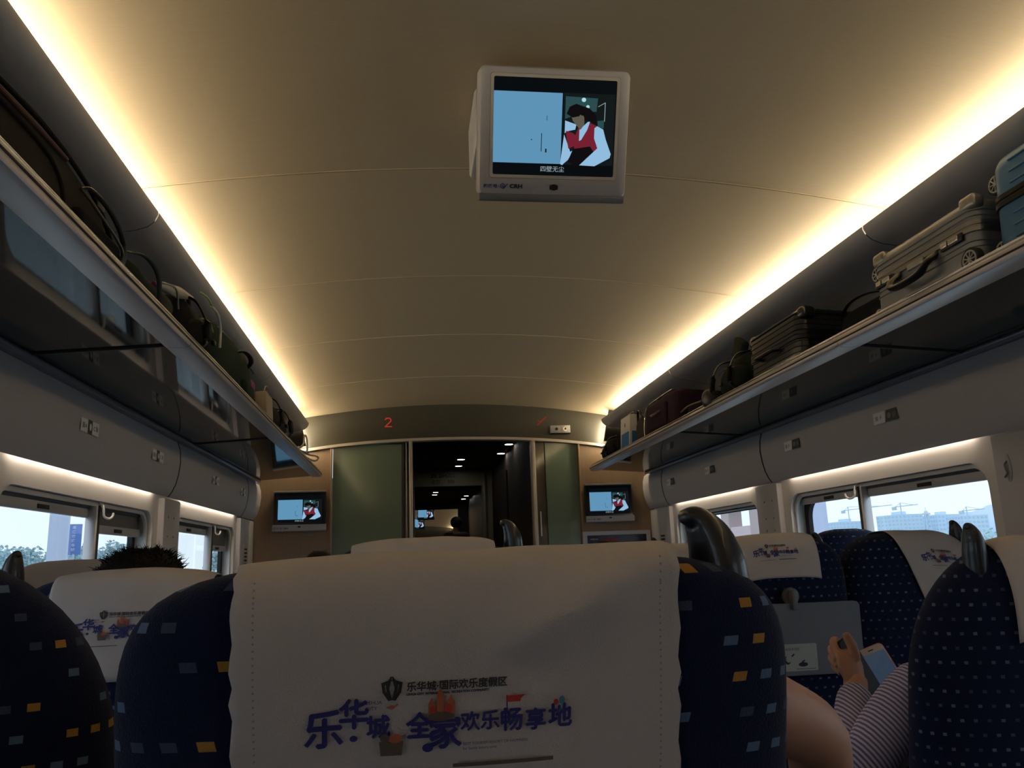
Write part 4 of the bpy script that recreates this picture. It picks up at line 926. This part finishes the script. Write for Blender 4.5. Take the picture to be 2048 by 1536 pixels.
bm = B(); blob(bm, (.12, .02, .052), (.24, .34, .115), 2.5, amp=.3, fr=9, seed=4); g.part('body', bm, DARKF('dark_green_nylon', ()))
bm = B(); tube(bm, spline([(.0, -.13, .08), (-.02, -.04, .10), (-.02, .06, .09), (.0, .14, .05)]), .006, 8, flat=.4); g.part('strap', bm, mat('grey_green_strap', (.08, .10, .08), .7))
g = Bag(-1, 2.185, 'travel_bag', 'grey-green bag with pale zip beside the folded umbrella on the left rack', 'bag')
bm = B(); blob(bm, (.13, .0, .06), (.24, .22, .13), 2.8, amp=.25, fr=9, seed=6); g.part('body', bm, DARKF('grey_green_cloth', (.05, .06, .048)))
bm = B(); tube(bm, spline([(.01, -.10, .11), (-.01, 0, .125), (.01, .10, .10)]), .003, 8); g.part('zip', bm, mat('pale_zip', (.30, .32, .27), .5))
g = Bag(-1, 2.36, 'folded_umbrella', 'cream and pink rolled umbrella lying across the bags on the left rack', 'umbrella')
bm = B(); tube(bm, [(.03, -.20, .128), (.03, -.16, .14), (.03, 0, .175), (.03, .16, .212)], [.003, .012, .018, .006], 10); g.part('canopy', bm, mat('cream_cloth', (.55, .50, .42), .7))
bm = B(); tube(bm, [(.03, -.235, .120), (.03, -.19, .130)], [.006, .008], 10); g.part('handle', bm, mat('magenta_plastic', (.30, .02, .16), .4))
g = Bag(-1, 2.53, 'backpack', 'black backpack with white and lime piping on the left rack', 'backpack')
backpack(g, .34, .17, .205, DARKF('black_nylon', ()), mat('lime_piping', (.45, .60, .10), .5), 11, 1)
bm = B(); tube(bm, spline([(-.020, .03, .195), (-.024, .10, .190), (-.022, .145, .155), (-.016, .155, .09)]), .0048, 8); g.part('piping', bm, mat('white_piping', (.62, .62, .58), .5))
bm = B(); tube(bm, spline([(-.018, -.10, .198), (-.022, -.02, .204), (-.020, .05, .196)]), .003, 8); g.part('piping', bm, mat('lime_piping', ()))
g = Bag(-1, 3.14, 'duffel_bag', 'long dark green duffel bag piled high in the middle of the left rack', 'bag')
DG = DARKF('bottle_green_cloth', (.012, .028, .018))
bm = B(); blob(bm, (.135, 0, .134), (.26, .84, .262), 3.6, amp=.08, fr=4, seed=9); g.part('body', bm, DG)
bm = B(); tube(bm, spline([(.015, -.34, .20), (.02, -.1, .22), (.02, .1, .22), (.015, .34, .19)]), .003, 6); g.part('zip', bm, mat('zip_grey', ()))
bm = B(); tube(bm, spline([(.03, -.02, .19), (-.01, .02, .20), (-.012, .14, .19), (.03, .2, .165)]), .010, 10, flat=.5); g.part('handle', bm, BLK)
bm = B(); rbox(bm, -.012, .04, .02, .20, .02, .10, .02, 4); g.part('side_pocket', bm, DG)
g = Bag(-1, 3.645, 'pouch', 'small magenta purple pouch poking out beyond the green duffel', 'pouch')
bm = B(); blob(bm, (.075, .0, .172), (.07, .14, .075), 2.4, amp=.25, fr=12); blob(bm, (.075, 0, .085), (.05, .10, .14), 2.4, amp=.1); g.part('body', bm, mat('magenta_cloth', (.16, .02, .14), .6))
g = Bag(-1, 3.68, 'paper_bag', 'beige paper bag in front of the small purple pouch, left rack', 'bag')
bm = B(); box(bm, (.005, -.02, .068), (.05, .17, .13), .006, 2); g.part('body', bm, mat('beige_paper', (.42, .35, .26), .7))
bm = B(); tube(bm, spline([(.0, -.06, .13), (-.01, -.05, .165), (-.01, .03, .168), (.0, .04, .13)]), .003, 6); g.part('handle', bm, mat('pale_cord', (.5, .4, .36), .6))
g = Bag(-1, 4.10, 'backpack', 'dark lumpy backpack with straps toward the far end of left rack', 'backpack')
backpack(g, .62, .27, .195, DARKF('dark_brown_nylon', (.03, .027, .022)), mat('zip_grey', ()), 14, 2)
g = Bag(-1, 4.93, 'coat_hanger', 'two white plastic hangers sticking out over the end of the left rack', 'hanger')
bm = B(); tube(bm, spline([(-.01, -.20, .035), (-.012, .0, .09), (.01, .26, .185), (.0, .30, .17), (-.02, .1, .06), (-.02, -.1, .03)]), .006, 8); g.part('upper_bow', bm, mat('white_plastic', (.45, .45, .43), .4))
bm = B(); tube(bm, spline([(-.01, -.16, .03), (-.02, .2, .05), (-.03, .55, .085), (-.035, .60, .075), (-.03, .4, .035), (-.01, .1, .02)]), .006, 8); g.part('lower_bow', bm, mat('white_plastic', ()))

# ------------------------------------------------------------------ people
def hair_cap(hc, r, strands=0, seed=0, bun=False, amp=.05):
    bm = B(); hc = Vector(hc)
    blob(bm, hc+Vector((0, -.010, .018)), (r*2.0, r*2.12, r*2.0), 2.15, 30, 20, amp=amp, fr=16, seed=seed)
    random.seed(seed+1)
    for k in range(strands):
        th = random.uniform(0, 2*pi); ph = random.uniform(.1, 1.15); d = Vector((cos(th)*sin(ph+.2), sin(th)*sin(ph+.2), cos(ph)))
        p0 = hc+Vector((0, -.01, .018))+d*r*.93; tdir = Vector((random.uniform(-1, 1), random.uniform(-1, 1), random.uniform(-.3, .5))).normalized()
        L = random.uniform(.006, .017); q = [p0, p0+d*L*.45+tdir*L*.3, p0+d*L*.6+tdir*L*.8]
        tube(bm, q, [.0011, .0007, .0002], 3, caps=False)
    if bun: blob(bm, hc+Vector((0, -r*1.15, .03)), (.07, .06, .07), 2, amp=.15)
    return bm
def person(label, x, y, top, shirt, trousers, strands=0, seed=0, J=None, headr=.082, standing=False, bun=False, sleeves='long', face=1):
    t = thing('person', label, 'person', (x, y, 0))
    s = (top/1.70) if standing else (top-.44)/.88
    h = top-.125*max(.85, s)                      # head centre
    neck = h-.10*s
    if standing: hz = top*.53
    else: hz = .52
    j = dict(pel=(x, y, hz), bel=(x, y+.0, hz+(neck-hz)*.4), che=(x, y-.0, hz+(neck-hz)*.78), nek=(x, y, neck), hd0=(x, y+.005, h-.045), hd1=(x, y+.005, h), hd2=(x, y, h+.045))
    for sd, nm in ((-1, 'l'), (1, 'r')):
        j['sh'+nm] = (x+sd*.155*s, y, neck-.055*s)
        if standing:
            j['el'+nm] = (x+sd*.20*s, y+.0, neck-.34*s); j['wr'+nm] = (x+sd*.20*s, y+.05, neck-.58*s); j['ha'+nm] = (x+sd*.19*s, y+.07, neck-.68*s)
            j['hi'+nm] = (x+sd*.08, y, hz-.04); j['kn'+nm] = (x+sd*.09, y+.02, hz*.52); j['an'+nm] = (x+sd*.09, y-.01, .08); j['to'+nm] = (x+sd*.10, y+.13, .035)
        else:
            j['el'+nm] = (x+sd*.185*s, y+.10, .70); j['wr'+nm] = (x+sd*.11*s, y+.30, .66); j['ha'+nm] = (x+sd*.08, y+.37, .65)
            j['hi'+nm] = (x+sd*.08, y+.06, .51); j['kn'+nm] = (x+sd*.085, y+.40, .52); j['an'+nm] = (x+sd*.085, y+.41, .10); j['to'+nm] = (x+sd*.09, y+.53, .04)
    if not standing:
        for nm, dy in (('pel', .13), ('bel', .10), ('che', .05)): j[nm] = (j[nm][0], j[nm][1]+dy, j[nm][2])
        for nm in 'lr': j['hi'+nm] = (j['hi'+nm][0], y+.16, .51)
    if J: j.update(J)
    def graph(names, edges, rad, sub=2):
        idx = {n: i for i, n in enumerate(names)}
        return skin_mesh([j[n] for n in names], [(idx[a], idx[b]) for a, b in edges], [rad[n] for n in names], sub)
    limbs = [('che', 'shl'), ('shl', 'ell'), ('ell', 'wrl'), ('wrl', 'hal'), ('che', 'shr'), ('shr', 'elr'), ('elr', 'wrr'), ('wrr', 'har'), ('pel', 'hil'), ('hil', 'knl'), ('knl', 'anl'), ('anl', 'tol'), ('pel', 'hir'), ('hir', 'knr'), ('knr', 'anr'), ('anr', 'tor')]
    names = list(j)
    rad = {n: .05 for n in names}; rad.update(pel=(.10, .085), bel=(.095, .075), che=(.11, .08), nek=.045, hd0=(.060*headr/.082, .066), hd1=(headr*.95, headr*1.08), hd2=(headr*.82, headr*.95))
    for nm in 'lr': rad.update({'sh'+nm: .048, 'el'+nm: .036, 'wr'+nm: .025, 'ha'+nm: .026, 'hi'+nm: .075, 'kn'+nm: .055, 'an'+nm: .036, 'to'+nm: .03})
    body = graph(names, [('pel', 'bel'), ('bel', 'che'), ('che', 'nek'), ('nek', 'hd0'), ('hd0', 'hd1'), ('hd1', 'hd2')]+limbs, rad)
    hc = Vector(j['hd1'])                         # face looks along +y
    tube(body, [hc+Vector((0, headr*1.02, .022)), hc+Vector((0, headr*1.22, -.012)), hc+Vector((0, headr*1.02, -.020))], [.007, .012, .008], 10)
    for sd in (-1, 1):
        blob(body, hc+Vector((sd*headr*.95, -.005, -.005)), (.016, .034, .055), 2)
        blob(body, hc+Vector((sd*.032, headr*.99, .012)), (.028, .014, .013), 2, 14, 8)
    tube(body, spline([hc+Vector((-.022, headr*.93, -.048)), hc+Vector((0, headr*1.03, -.050)), hc+Vector((.022, headr*.93, -.048))]), .005, 8)
    if not J or 'hal' not in J:                   # five separate fingers on each relaxed hand
        for nm, sd in (('l', -1), ('r', 1)):
            W0 = Vector(j['wr'+nm]); H0 = Vector(j['ha'+nm]); d = (H0-W0).normalized(); a_ = Vector((1, 0, 0)); dn = d.cross(a_).normalized()
            if dn.z > 0: dn = -dn
            for k, (o_, L_) in enumerate(((-.026, .052), (-.009, .062), (.009, .058), (.025, .045))):
                p0 = H0+a_*o_*-sd+d*.008; tube(body, spline([p0, p0+d*L_*.55+dn*.003, p0+d*L_+dn*.016], 3), [.0085, .0082, .008, .0078, .0074, .0068, .005][:7], 8)
            p0 = H0-d*.022+a_*.022*-sd; tube(body, spline([p0, p0+d*.022+a_*.018*-sd, p0+d*.045+a_*.022*-sd+dn*.008], 3), [.011, .0105, .010, .0095, .009, .008, .006], 8)
    b = obj('body', body, SKIN, t, world=True, ang=180)
    for nm in 'lr':
        A0 = Vector(j['an'+nm]); T0 = Vector(j['to'+nm]); dd = T0-A0; dd.z = 0; ang_ = math.atan2(dd.x, dd.y); c_ = A0.lerp(T0, .55); c_.z = min(A0.z, T0.z)+.012
        bm = B(); blob(bm, c_, (.092, .25, .075), 2.6, rot=Matrix.Rotation(-ang_, 3, 'Z')); obj('shoe', bm, BLK, t, world=True)
    # clothes follow the body
    cn = ['pel', 'bel', 'che', 'nek', 'shl', 'shr', 'ell', 'elr']; ce = [('pel', 'bel'), ('bel', 'che'), ('che', 'nek'), ('che', 'shl'), ('che', 'shr'), ('shl', 'ell'), ('shr', 'elr')]
    cr_ = {'pel': (.118, .10), 'bel': (.112, .092), 'che': (.128, .096), 'nek': .052, 'shl': .060, 'shr': .060, 'ell': .050, 'elr': .050, 'wrl': .037, 'wrr': .037}
    if sleeves == 'short':
        j['ml'] = tuple((Vector(j['shl'])*.45+Vector(j['ell'])*.55)); j['mr'] = tuple((Vector(j['shr'])*.45+Vector(j['elr'])*.55)); cn[-2:] = ['ml', 'mr']; ce[-2:] = [('shl', 'ml'), ('shr', 'mr')]; cr_.update(ml=.054, mr=.054)
    else: cn += ['wrl', 'wrr']; ce += [('ell', 'wrl'), ('elr', 'wrr')]
    obj('shirt', graph(cn, ce, cr_), shirt, t, world=True, ang=180)
    tn = ['pel', 'hil', 'knl', 'anl', 'hir', 'knr', 'anr']; te = [('pel', 'hil'), ('hil', 'knl'), ('knl', 'anl'), ('pel', 'hir'), ('hir', 'knr'), ('knr', 'anr')]
    obj('trousers', graph(tn, te, dict(pel=(.115, .10), hil=.088, hir=.088, knl=.066, knr=.066, anl=.052, anr=.052)), trousers, t, world=True, ang=180)
    obj('hair', hair_cap(hc, headr*1.10, strands, seed, bun), HAIR, t, world=True, ang=180)
    return t, b, j
GREYSH = mat('grey_shirt_cotton', (.14, .14, .15), .8, bump=.2, bscale=80); DKT = mat('dark_trouser_cotton', (.02, .02, .03), .85); WHT = mat('cream_jacket', (.42, .40, .34), .8); BLUSH = mat('blue_shirt_cotton', (.05, .07, .14), .8)
person('person with bushy black hair seated in front of the left printed cover, seen from behind', -.890, 1.72, 1.198, GREYSH, DKT, strands=900, seed=3, headr=.080)
person('seated person whose dark hair just clears the far left seats', -.80, 4.16, 1.245, BLUSH, DKT, strands=60, seed=5, headr=.066)
person('seated person whose dark hair shows in front of the framed poster', .85, 4.98, 1.250, BLUSH, DKT, strands=60, seed=6, headr=.078)
person('person standing in dark clothes inside the next car, beyond the doorway', .40, 12.9, 1.86, mat('dark_jacket', (.02, .018, .02), .7), DKT, seed=8, standing=True)
person('person in a cream jacket standing far inside, left of the dark-clothed one', .16, 13.5, 1.52, WHT, DKT, seed=9, standing=True)
# passenger in the foreground seat: only the bare arm on the aisle side shows
person('person reclining in the foreground seat with a bare arm out on the aisle side', -.33, .78, 1.105, mat('beige_tshirt', (.30, .26, .22), .8), DKT, seed=10, headr=.076, sleeves='short',
       J=dict(shr=(-.13, .72, 1.045), elr=(.046, .81, .968), wrr=(.050, .90, .74), har=(-.03, 1.0, .70)))

# woman in the right-hand seat, two phones in her hands
FH = dict(shl=(.60, 1.50, .90), ell=(.455, 1.53, .715), wrl=(.552, 1.645, .872), hal=(.556, 1.652, .890), shr=(.84, 1.49, .90), elr=(.80, 1.60, .70), wrr=(.655, 1.715, .775), har=(.648, 1.718, .79),
          hil=(.64, 1.50, .53), knl=(.655, 1.66, .840), anl=(.40, 1.56, .52), tol=(.33, 1.60, .46), hir=(.78, 1.50, .51), knr=(.78, 1.82, .52))
t, body, j = person('woman in a striped blouse holding two phones, seated beyond the large dotted seat', .715, 1.48, 1.095, STR, STR2, seed=12, headr=.072, J=FH)
def hand(name, pts_list, rads, palm, label=None, parent=None):
    bm = B()
    ring_loft(bm, palm)
    for pts, rd in zip(pts_list, rads):
        pts = spline(pts, 4); n = len(pts); rs = [rd[0]+(rd[1]-rd[0])*i/(n-1) for i in range(n)]
        rs[-1] *= .55; tube(bm, pts, rs, 10)
    o = obj(name, bm, SKIN, parent, world=True, ang=180)
    md = o.modifiers.new('weld', 'REMESH'); md.mode = 'VOXEL'; md.voxel_size = .0022; md.use_smooth_shade = True
    sm = o.modifiers.new('smooth', 'SMOOTH'); sm.iterations = 3; sm.factor = .5
    return o
def oval(c, a, b, ra, rb, n=14): return [Vector(c)+Vector(a)*ra*cos(2*pi*k/n)+Vector(b)*rb*sin(2*pi*k/n) for k in range(n)]
# left hand: upright, back of the hand toward us, thumb up along the phone, fingers curled round it
A_, B_ = Vector((.97, .22, 0)), Vector((-.2, .95, .2))
palm = [oval((.552, 1.640, .865), A_, B_, .021, .017), oval((.550, 1.648, .885), A_, B_, .026, .017), oval((.548, 1.652, .908), A_, B_, .031, .016), oval((.548, 1.658, .928), A_, B_, .029, .014), oval((.549, 1.662, .938), A_, B_, .022, .010)]
hl = hand('left_hand', [[(.560, 1.652, .920), (.556, 1.648, .945), (.549, 1.650, .962), (.547, 1.655, .973)],
          [(.530, 1.662, .925), (.531, 1.678, .948), (.543, 1.694, .955), (.558, 1.698, .950)],
          [(.530, 1.666, .918), (.528, 1.684, .934), (.540, 1.702, .938), (.556, 1.706, .934)],
          [(.530, 1.666, .905), (.527, 1.684, .918), (.538, 1.702, .920), (.553, 1.706, .916)],
          [(.532, 1.662, .893), (.528, 1.678, .902), (.538, 1.694, .904), (.550, 1.698, .901)]],
     [(.0125, .0085), (.0095, .0075), (.0098, .0076), (.0092, .0072), (.0082, .0064)], palm, parent=body)
C_ = Vector((.9, -.3, .2)); D_ = Vector((.2, .9, .3))
palm = [oval((.655, 1.712, .775), C_, D_, .020, .016), oval((.652, 1.722, .795), C_, D_, .028, .015), oval((.652, 1.732, .820), C_, D_, .032, .014), oval((.653, 1.740, .838), C_, D_, .022, .009)]
hr = hand('right_hand', [[(.675, 1.722, .800), (.695, 1.712, .828), (.700, 1.706, .852)],
          [(.640, 1.738, .840), (.626, 1.730, .852), (.618, 1.716, .846), (.624, 1.706, .838)],
          [(.638, 1.735, .826), (.624, 1.726, .836), (.617, 1.712, .829), (.624, 1.702, .822)],
          [(.637, 1.731, .812), (.625, 1.722, .820), (.619, 1.708, .813), (.625, 1.699, .807)],
          [(.638, 1.726, .799), (.628, 1.717, .805), (.623, 1.704, .799), (.628, 1.696, .794)]],
     [(.0110, .0080), (.0085, .0068), (.0088, .0070), (.0085, .0066), (.0075, .006)], palm, parent=body)
def phone(name, label, c, rot, w_, h_, case, face, bezel=.06, split=True):
    t = thing(name, label, 'phone', c); M = Matrix.Translation(c) @ rot.to_4x4()
    bm = B(); ring_loft(bm, [[(x*s_, y, z*s_) for x, z in rrect(-w_/2, w_/2, -h_/2, h_/2, .010, 5)] for y, s_ in ((-.004, .97), (-.0025, 1), (.003, 1), (.005, .97))]); bm.transform(M); obj('case', bm, case, t, world=True)
    bm = B(); ring_loft(bm, [[(x, y, z) for x, z in rrect(-w_/2+.002, w_/2-.002, -h_/2+.002, h_/2-.002, .008, 5)] for y in (-.0042, -.002)]); bm.transform(M); fc = obj('front_glass', bm, face, t, world=True)
    if split:
        bm = B(); b2(bm, -w_/2+.004, w_/2-.004, -.0048, -.0040, -h_/2+.016, h_/2-.016); bm.transform(M)
        obj('display', bm, mat('phone_display', (.02, .03, .05), .15, emit=(.10, .16, .26), es=.22, var=.5, vscale=60), fc, world=True, smooth=False)
        bm = B(); b2(bm, -.006, .006, -.0048, -.004, h_/2-.010, h_/2-.008); bm.transform(M); obj('earpiece', bm, BLK, fc, world=True)
    return t
phone('smartphone', 'white smartphone in a pink case held upright in her right hand', (.652, 1.700, .876), Matrix.Rotation(R(-16), 3, 'Y') @ Matrix.Rotation(R(-25), 3, 'X') @ Matrix.Rotation(R(-8), 3, 'Z'), .062, .130, mat('pink_case', (.55, .20, .17), .5), mat('white_front', (.55, .55, .56), .3))
phone('smartphone', 'black smartphone held under the thumb of her left hand', (.578, 1.672, .905), Matrix.Rotation(R(-24), 3, 'Y') @ Matrix.Rotation(R(-10), 3, 'X') @ Matrix.Rotation(R(30), 3, 'Z'), .050, .120, BLK, mat('dull_black_glass', (.012, .012, .014), .5, spec=.2), split=False)

# ------------------------------------------------------------------ outside the windows; distance haze is put into the pale colours
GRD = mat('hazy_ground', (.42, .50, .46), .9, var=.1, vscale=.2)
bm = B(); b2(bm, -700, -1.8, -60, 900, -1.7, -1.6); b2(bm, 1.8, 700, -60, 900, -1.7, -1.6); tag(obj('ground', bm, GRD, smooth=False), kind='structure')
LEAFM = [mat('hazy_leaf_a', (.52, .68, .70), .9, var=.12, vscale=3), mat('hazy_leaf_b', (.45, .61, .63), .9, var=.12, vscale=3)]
def tree(x, y, top, rad, seed, label, group, nl=900):
    t = thing('tree', label, 'tree', (x, y, -1.6), group=group)
    bm = B(); random.seed(seed); zt = top-(-1.6)
    tube(bm, [(0, 0, 0), (.05, 0, zt*.35), (0, .05, zt*.6), (.03, 0, zt*.9)], [.14, .11, .07, .02], 8)
    for k in range(5): a = 2*pi*k/5+seed; tube(bm, [(0, 0, zt*(.3+.08*k)), (cos(a)*rad*.5, sin(a)*rad*.5, zt*(.45+.09*k))], [.05, .015], 6)
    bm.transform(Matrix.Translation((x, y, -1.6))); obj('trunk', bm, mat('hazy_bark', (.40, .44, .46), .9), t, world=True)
    bm = B()
    cl = [(random.uniform(-.45, .45)*rad, random.uniform(-.45, .45)*rad, zt*random.uniform(.35, .86), rad*random.uniform(.30, .48)) for _ in range(9)]+[(0, 0, zt-rad*.34, rad*.30)]
    for k in range(nl):
        cx, cy, cz, cr2 = random.choice(cl); d = Vector((random.gauss(0, 1), random.gauss(0, 1), random.gauss(0, 1))).normalized()*cr2*random.uniform(.55, 1.05)
        p = Vector((cx, cy, cz))+d; s_ = rad*random.uniform(.05, .10); a, b = frame_at(Vector((random.gauss(0, 1), random.gauss(0, 1), random.gauss(0, 1))))
        f = bm.faces.new([bm.verts.new(p+a*s_), bm.verts.new(p+b*s_*.8), bm.verts.new(p-a*s_), bm.verts.new(p-b*s_*.8)]); f.material_index = k % 2
    bm.transform(Matrix.Translation((x, y, -1.6))); obj('foliage', bm, LEAFM, t, world=True, smooth=False)
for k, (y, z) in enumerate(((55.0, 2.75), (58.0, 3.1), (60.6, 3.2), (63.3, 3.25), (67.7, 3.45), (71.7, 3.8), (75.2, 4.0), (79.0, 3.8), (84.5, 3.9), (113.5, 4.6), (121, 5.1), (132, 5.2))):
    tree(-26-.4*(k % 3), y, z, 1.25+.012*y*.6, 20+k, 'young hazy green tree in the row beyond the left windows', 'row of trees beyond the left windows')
t = thing('column', 'pale grey round concrete column outside the large left window', 'column', (-8.5, 20.5, -1.6))
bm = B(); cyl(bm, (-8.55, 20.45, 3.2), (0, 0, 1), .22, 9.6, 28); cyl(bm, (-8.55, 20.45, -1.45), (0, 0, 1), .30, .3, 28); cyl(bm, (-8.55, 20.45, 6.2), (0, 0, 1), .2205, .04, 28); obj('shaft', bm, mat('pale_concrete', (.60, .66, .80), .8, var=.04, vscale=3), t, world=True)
t = thing('signboard', 'blue board with white vertical writing beside the pale column outside', 'sign', (-8.35, 20.9, -1.6))
Msg = Matrix.Translation((-8.35, 20.85, 0)) @ Matrix.Rotation(R(25), 4, 'Z')
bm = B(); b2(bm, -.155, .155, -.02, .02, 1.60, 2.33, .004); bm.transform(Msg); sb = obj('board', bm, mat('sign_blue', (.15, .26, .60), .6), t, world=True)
L = []
for k, ch in enumerate('高速铁路车站'): L.append((text2d(ch, .085, -.05, 2.22-.105*k, bold=.002), 0))
for k in range(6): L.append((text2d('NORTH'[k % 5], .03, .055, 2.235-.105*k), 0))
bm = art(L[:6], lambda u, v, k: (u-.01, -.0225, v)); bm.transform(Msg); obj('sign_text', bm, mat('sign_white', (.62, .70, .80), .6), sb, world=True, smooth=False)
bm = B(); tube(bm, [(0, 0, -1.6), (0, 0, 1.62)], .03, 10); bm.transform(Msg); obj('post', bm, mat('pale_concrete', ()), t, world=True)
t = thing('overhead_wire', 'thin pale overhead cable outside the large left window', 'cable', (-7, 20, 3.2))
bm = B(); tube(bm, [(-7.2, 10, 3.05), (-7.2, 40, 3.25)], .012, 6); tube(bm, [(-7.2, 10, -1.6), (-7.2, 10, 4)], .05, 8); tube(bm, [(-7.2, 40, -1.6), (-7.2, 40, 4)], .05, 8); obj('cable', bm, mat('cable_grey', (.35, .40, .48), .7), t, world=True)
# right side
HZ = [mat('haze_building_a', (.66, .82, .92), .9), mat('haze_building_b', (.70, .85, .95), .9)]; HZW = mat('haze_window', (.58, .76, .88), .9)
def tower_block(x, y, w_, d, top, floors, label, m, cols=6):
    t = thing('apartment_block', label, 'building', (x, y, -1.6), group='hazy apartment blocks on the right horizon')
    bm = B(); b2(bm, x-w_/2, x+w_/2, y-d/2, y+d/2, -1.6, top); b2(bm, x-w_*.12, x+w_*.12, y-d*.2, y+d*.2, top, top+1.0); obj('wall', bm, m, t, world=True, smooth=False)
    bm = B(); h = (top+1.6)/floors
    for f in range(floors):
        for c in range(cols):
            y0 = y-d/2+d*(c+.3)/cols; b2(bm, x-w_/2-.15, x-w_/2+.05, y0, y0+d*.45/cols, -1.6+h*(f+.3), -1.6+h*(f+.75))
            x0 = x-w_/2+w_*(c+.3)/cols; b2(bm, x0, x0+w_*.45/cols, y-d/2-.15, y-d/2+.05, -1.6+h*(f+.3), -1.6+h*(f+.75))
    o = obj('window_grid', bm, HZW, t, world=True, smooth=False)
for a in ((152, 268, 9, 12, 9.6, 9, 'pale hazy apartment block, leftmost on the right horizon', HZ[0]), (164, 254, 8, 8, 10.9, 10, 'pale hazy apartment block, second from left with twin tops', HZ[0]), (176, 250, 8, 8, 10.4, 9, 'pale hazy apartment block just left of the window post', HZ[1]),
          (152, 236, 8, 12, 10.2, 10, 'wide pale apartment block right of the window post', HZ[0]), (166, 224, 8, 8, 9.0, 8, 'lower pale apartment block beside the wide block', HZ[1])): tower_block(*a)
def crane(x, y, top, arm0, arm1, label):
    t = thing('tower_crane', label, 'crane', (x, y, -1.6), group='tower cranes on the right horizon')
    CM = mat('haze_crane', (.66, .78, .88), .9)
    bm = B(); tube(bm, [(x, y, -1.6), (x, y, top+1.0)], .18, 4); obj('mast', bm, CM, t, world=True)
    bm = B(); tube(bm, [(x, y+arm0, top), (x, y+arm1, top)], .12, 4); tube(bm, [(x, y+arm1*.8, top), (x, y, top+1.0), (x, y+arm0*.8, top)], .07, 4); obj('jib', bm, CM, t, world=True)
    bm = B(); b2(bm, x-.4, x+.4, y+arm0-.5, y+arm0+.8, top-.9, top, .05); obj('counterweight', bm, CM, t, world=True)
crane(140, 244, 12.6, 3, -24, 'thin hazy tower crane with long jib left of the window post')
crane(140, 216, 11.9, 3, -8, 'thin hazy tower crane over the wide apartment block')
crane(150, 202, 9.6, 2, -7, 'small hazy tower crane toward the right of the right window')
t = thing('lattice_tower', 'hazy tapering lattice tower in the middle of the right window', 'tower', (150, 219.5, -1.6))
bm = B()
for a, b in ((-1, -1), (1, -1), (1, 1), (-1, 1)): tube(bm, [(150+a*1.3, 219.5+b*1.3, -1.6), (150+a*.25, 219.5+b*.25, 10.5)], .15, 4)
for k in range(7): 
    z = 0+1.5*k; r_ = 1.2-.14*k; tube(bm, [(150-r_, 219.5-r_, z), (150+r_, 219.5-r_, z+1.2)], .1, 4); tube(bm, [(150+r_, 219.5-r_, z), (150-r_, 219.5-r_, z+1.2)], .1, 4)
b2(bm, 149.2, 150.8, 218.7, 220.3, 9.4, 9.9); tube(bm, [(150, 219.5, 10.4), (150, 219.5, 11.6)], .08, 4)
obj('lattice', bm, mat('haze_crane', ()), t, world=True)
bm = B(); random.seed(77)
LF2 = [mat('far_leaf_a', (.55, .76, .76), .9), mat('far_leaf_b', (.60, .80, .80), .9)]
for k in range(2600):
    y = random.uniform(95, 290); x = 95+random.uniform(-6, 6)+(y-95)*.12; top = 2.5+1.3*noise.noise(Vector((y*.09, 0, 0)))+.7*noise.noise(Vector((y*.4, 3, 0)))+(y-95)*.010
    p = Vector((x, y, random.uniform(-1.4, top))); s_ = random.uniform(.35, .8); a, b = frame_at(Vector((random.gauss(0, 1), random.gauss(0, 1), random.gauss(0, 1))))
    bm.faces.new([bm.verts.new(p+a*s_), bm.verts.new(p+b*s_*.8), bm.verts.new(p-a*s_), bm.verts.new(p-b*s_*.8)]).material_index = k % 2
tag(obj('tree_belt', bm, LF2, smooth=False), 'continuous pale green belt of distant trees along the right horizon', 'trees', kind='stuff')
t = thing('hill', 'faint blue hazy hill rising at the right end of the right window', 'hill', (220, 230, -1.6))
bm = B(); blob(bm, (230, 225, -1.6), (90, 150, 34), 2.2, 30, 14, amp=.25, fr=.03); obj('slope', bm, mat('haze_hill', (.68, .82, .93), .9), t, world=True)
t = thing('column', 'pale lavender column outside the near corner of the large right window', 'column', (12, 23.5, -1.6))
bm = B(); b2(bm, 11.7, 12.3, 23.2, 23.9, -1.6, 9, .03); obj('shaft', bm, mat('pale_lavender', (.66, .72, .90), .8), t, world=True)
t = thing('platform_shelter', 'brown roofed station building with openings outside the far right window', 'building', (14, 37, -1.6))
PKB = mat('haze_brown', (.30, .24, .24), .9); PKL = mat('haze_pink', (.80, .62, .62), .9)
bm = B(); b2(bm, 13.6, 14.4, 30.5, 44, 3.05, 5.6); obj('roof_beam', bm, PKB, t, world=True, smooth=False)
for y in (31.2, 34.3, 37.6, 40.6):
    bm = B(); b2(bm, 13.7, 14.3, y, y+.9, -1.6, 3.05); obj('pier', bm, mat('haze_brown_pier', (.60, .48, .46), .9), t, world=True, smooth=False)
bm = B(); b2(bm, 13.75, 14.2, 30.5, 44, -1.6, 2.15); obj('parapet', bm, PKL, t, world=True, smooth=False)
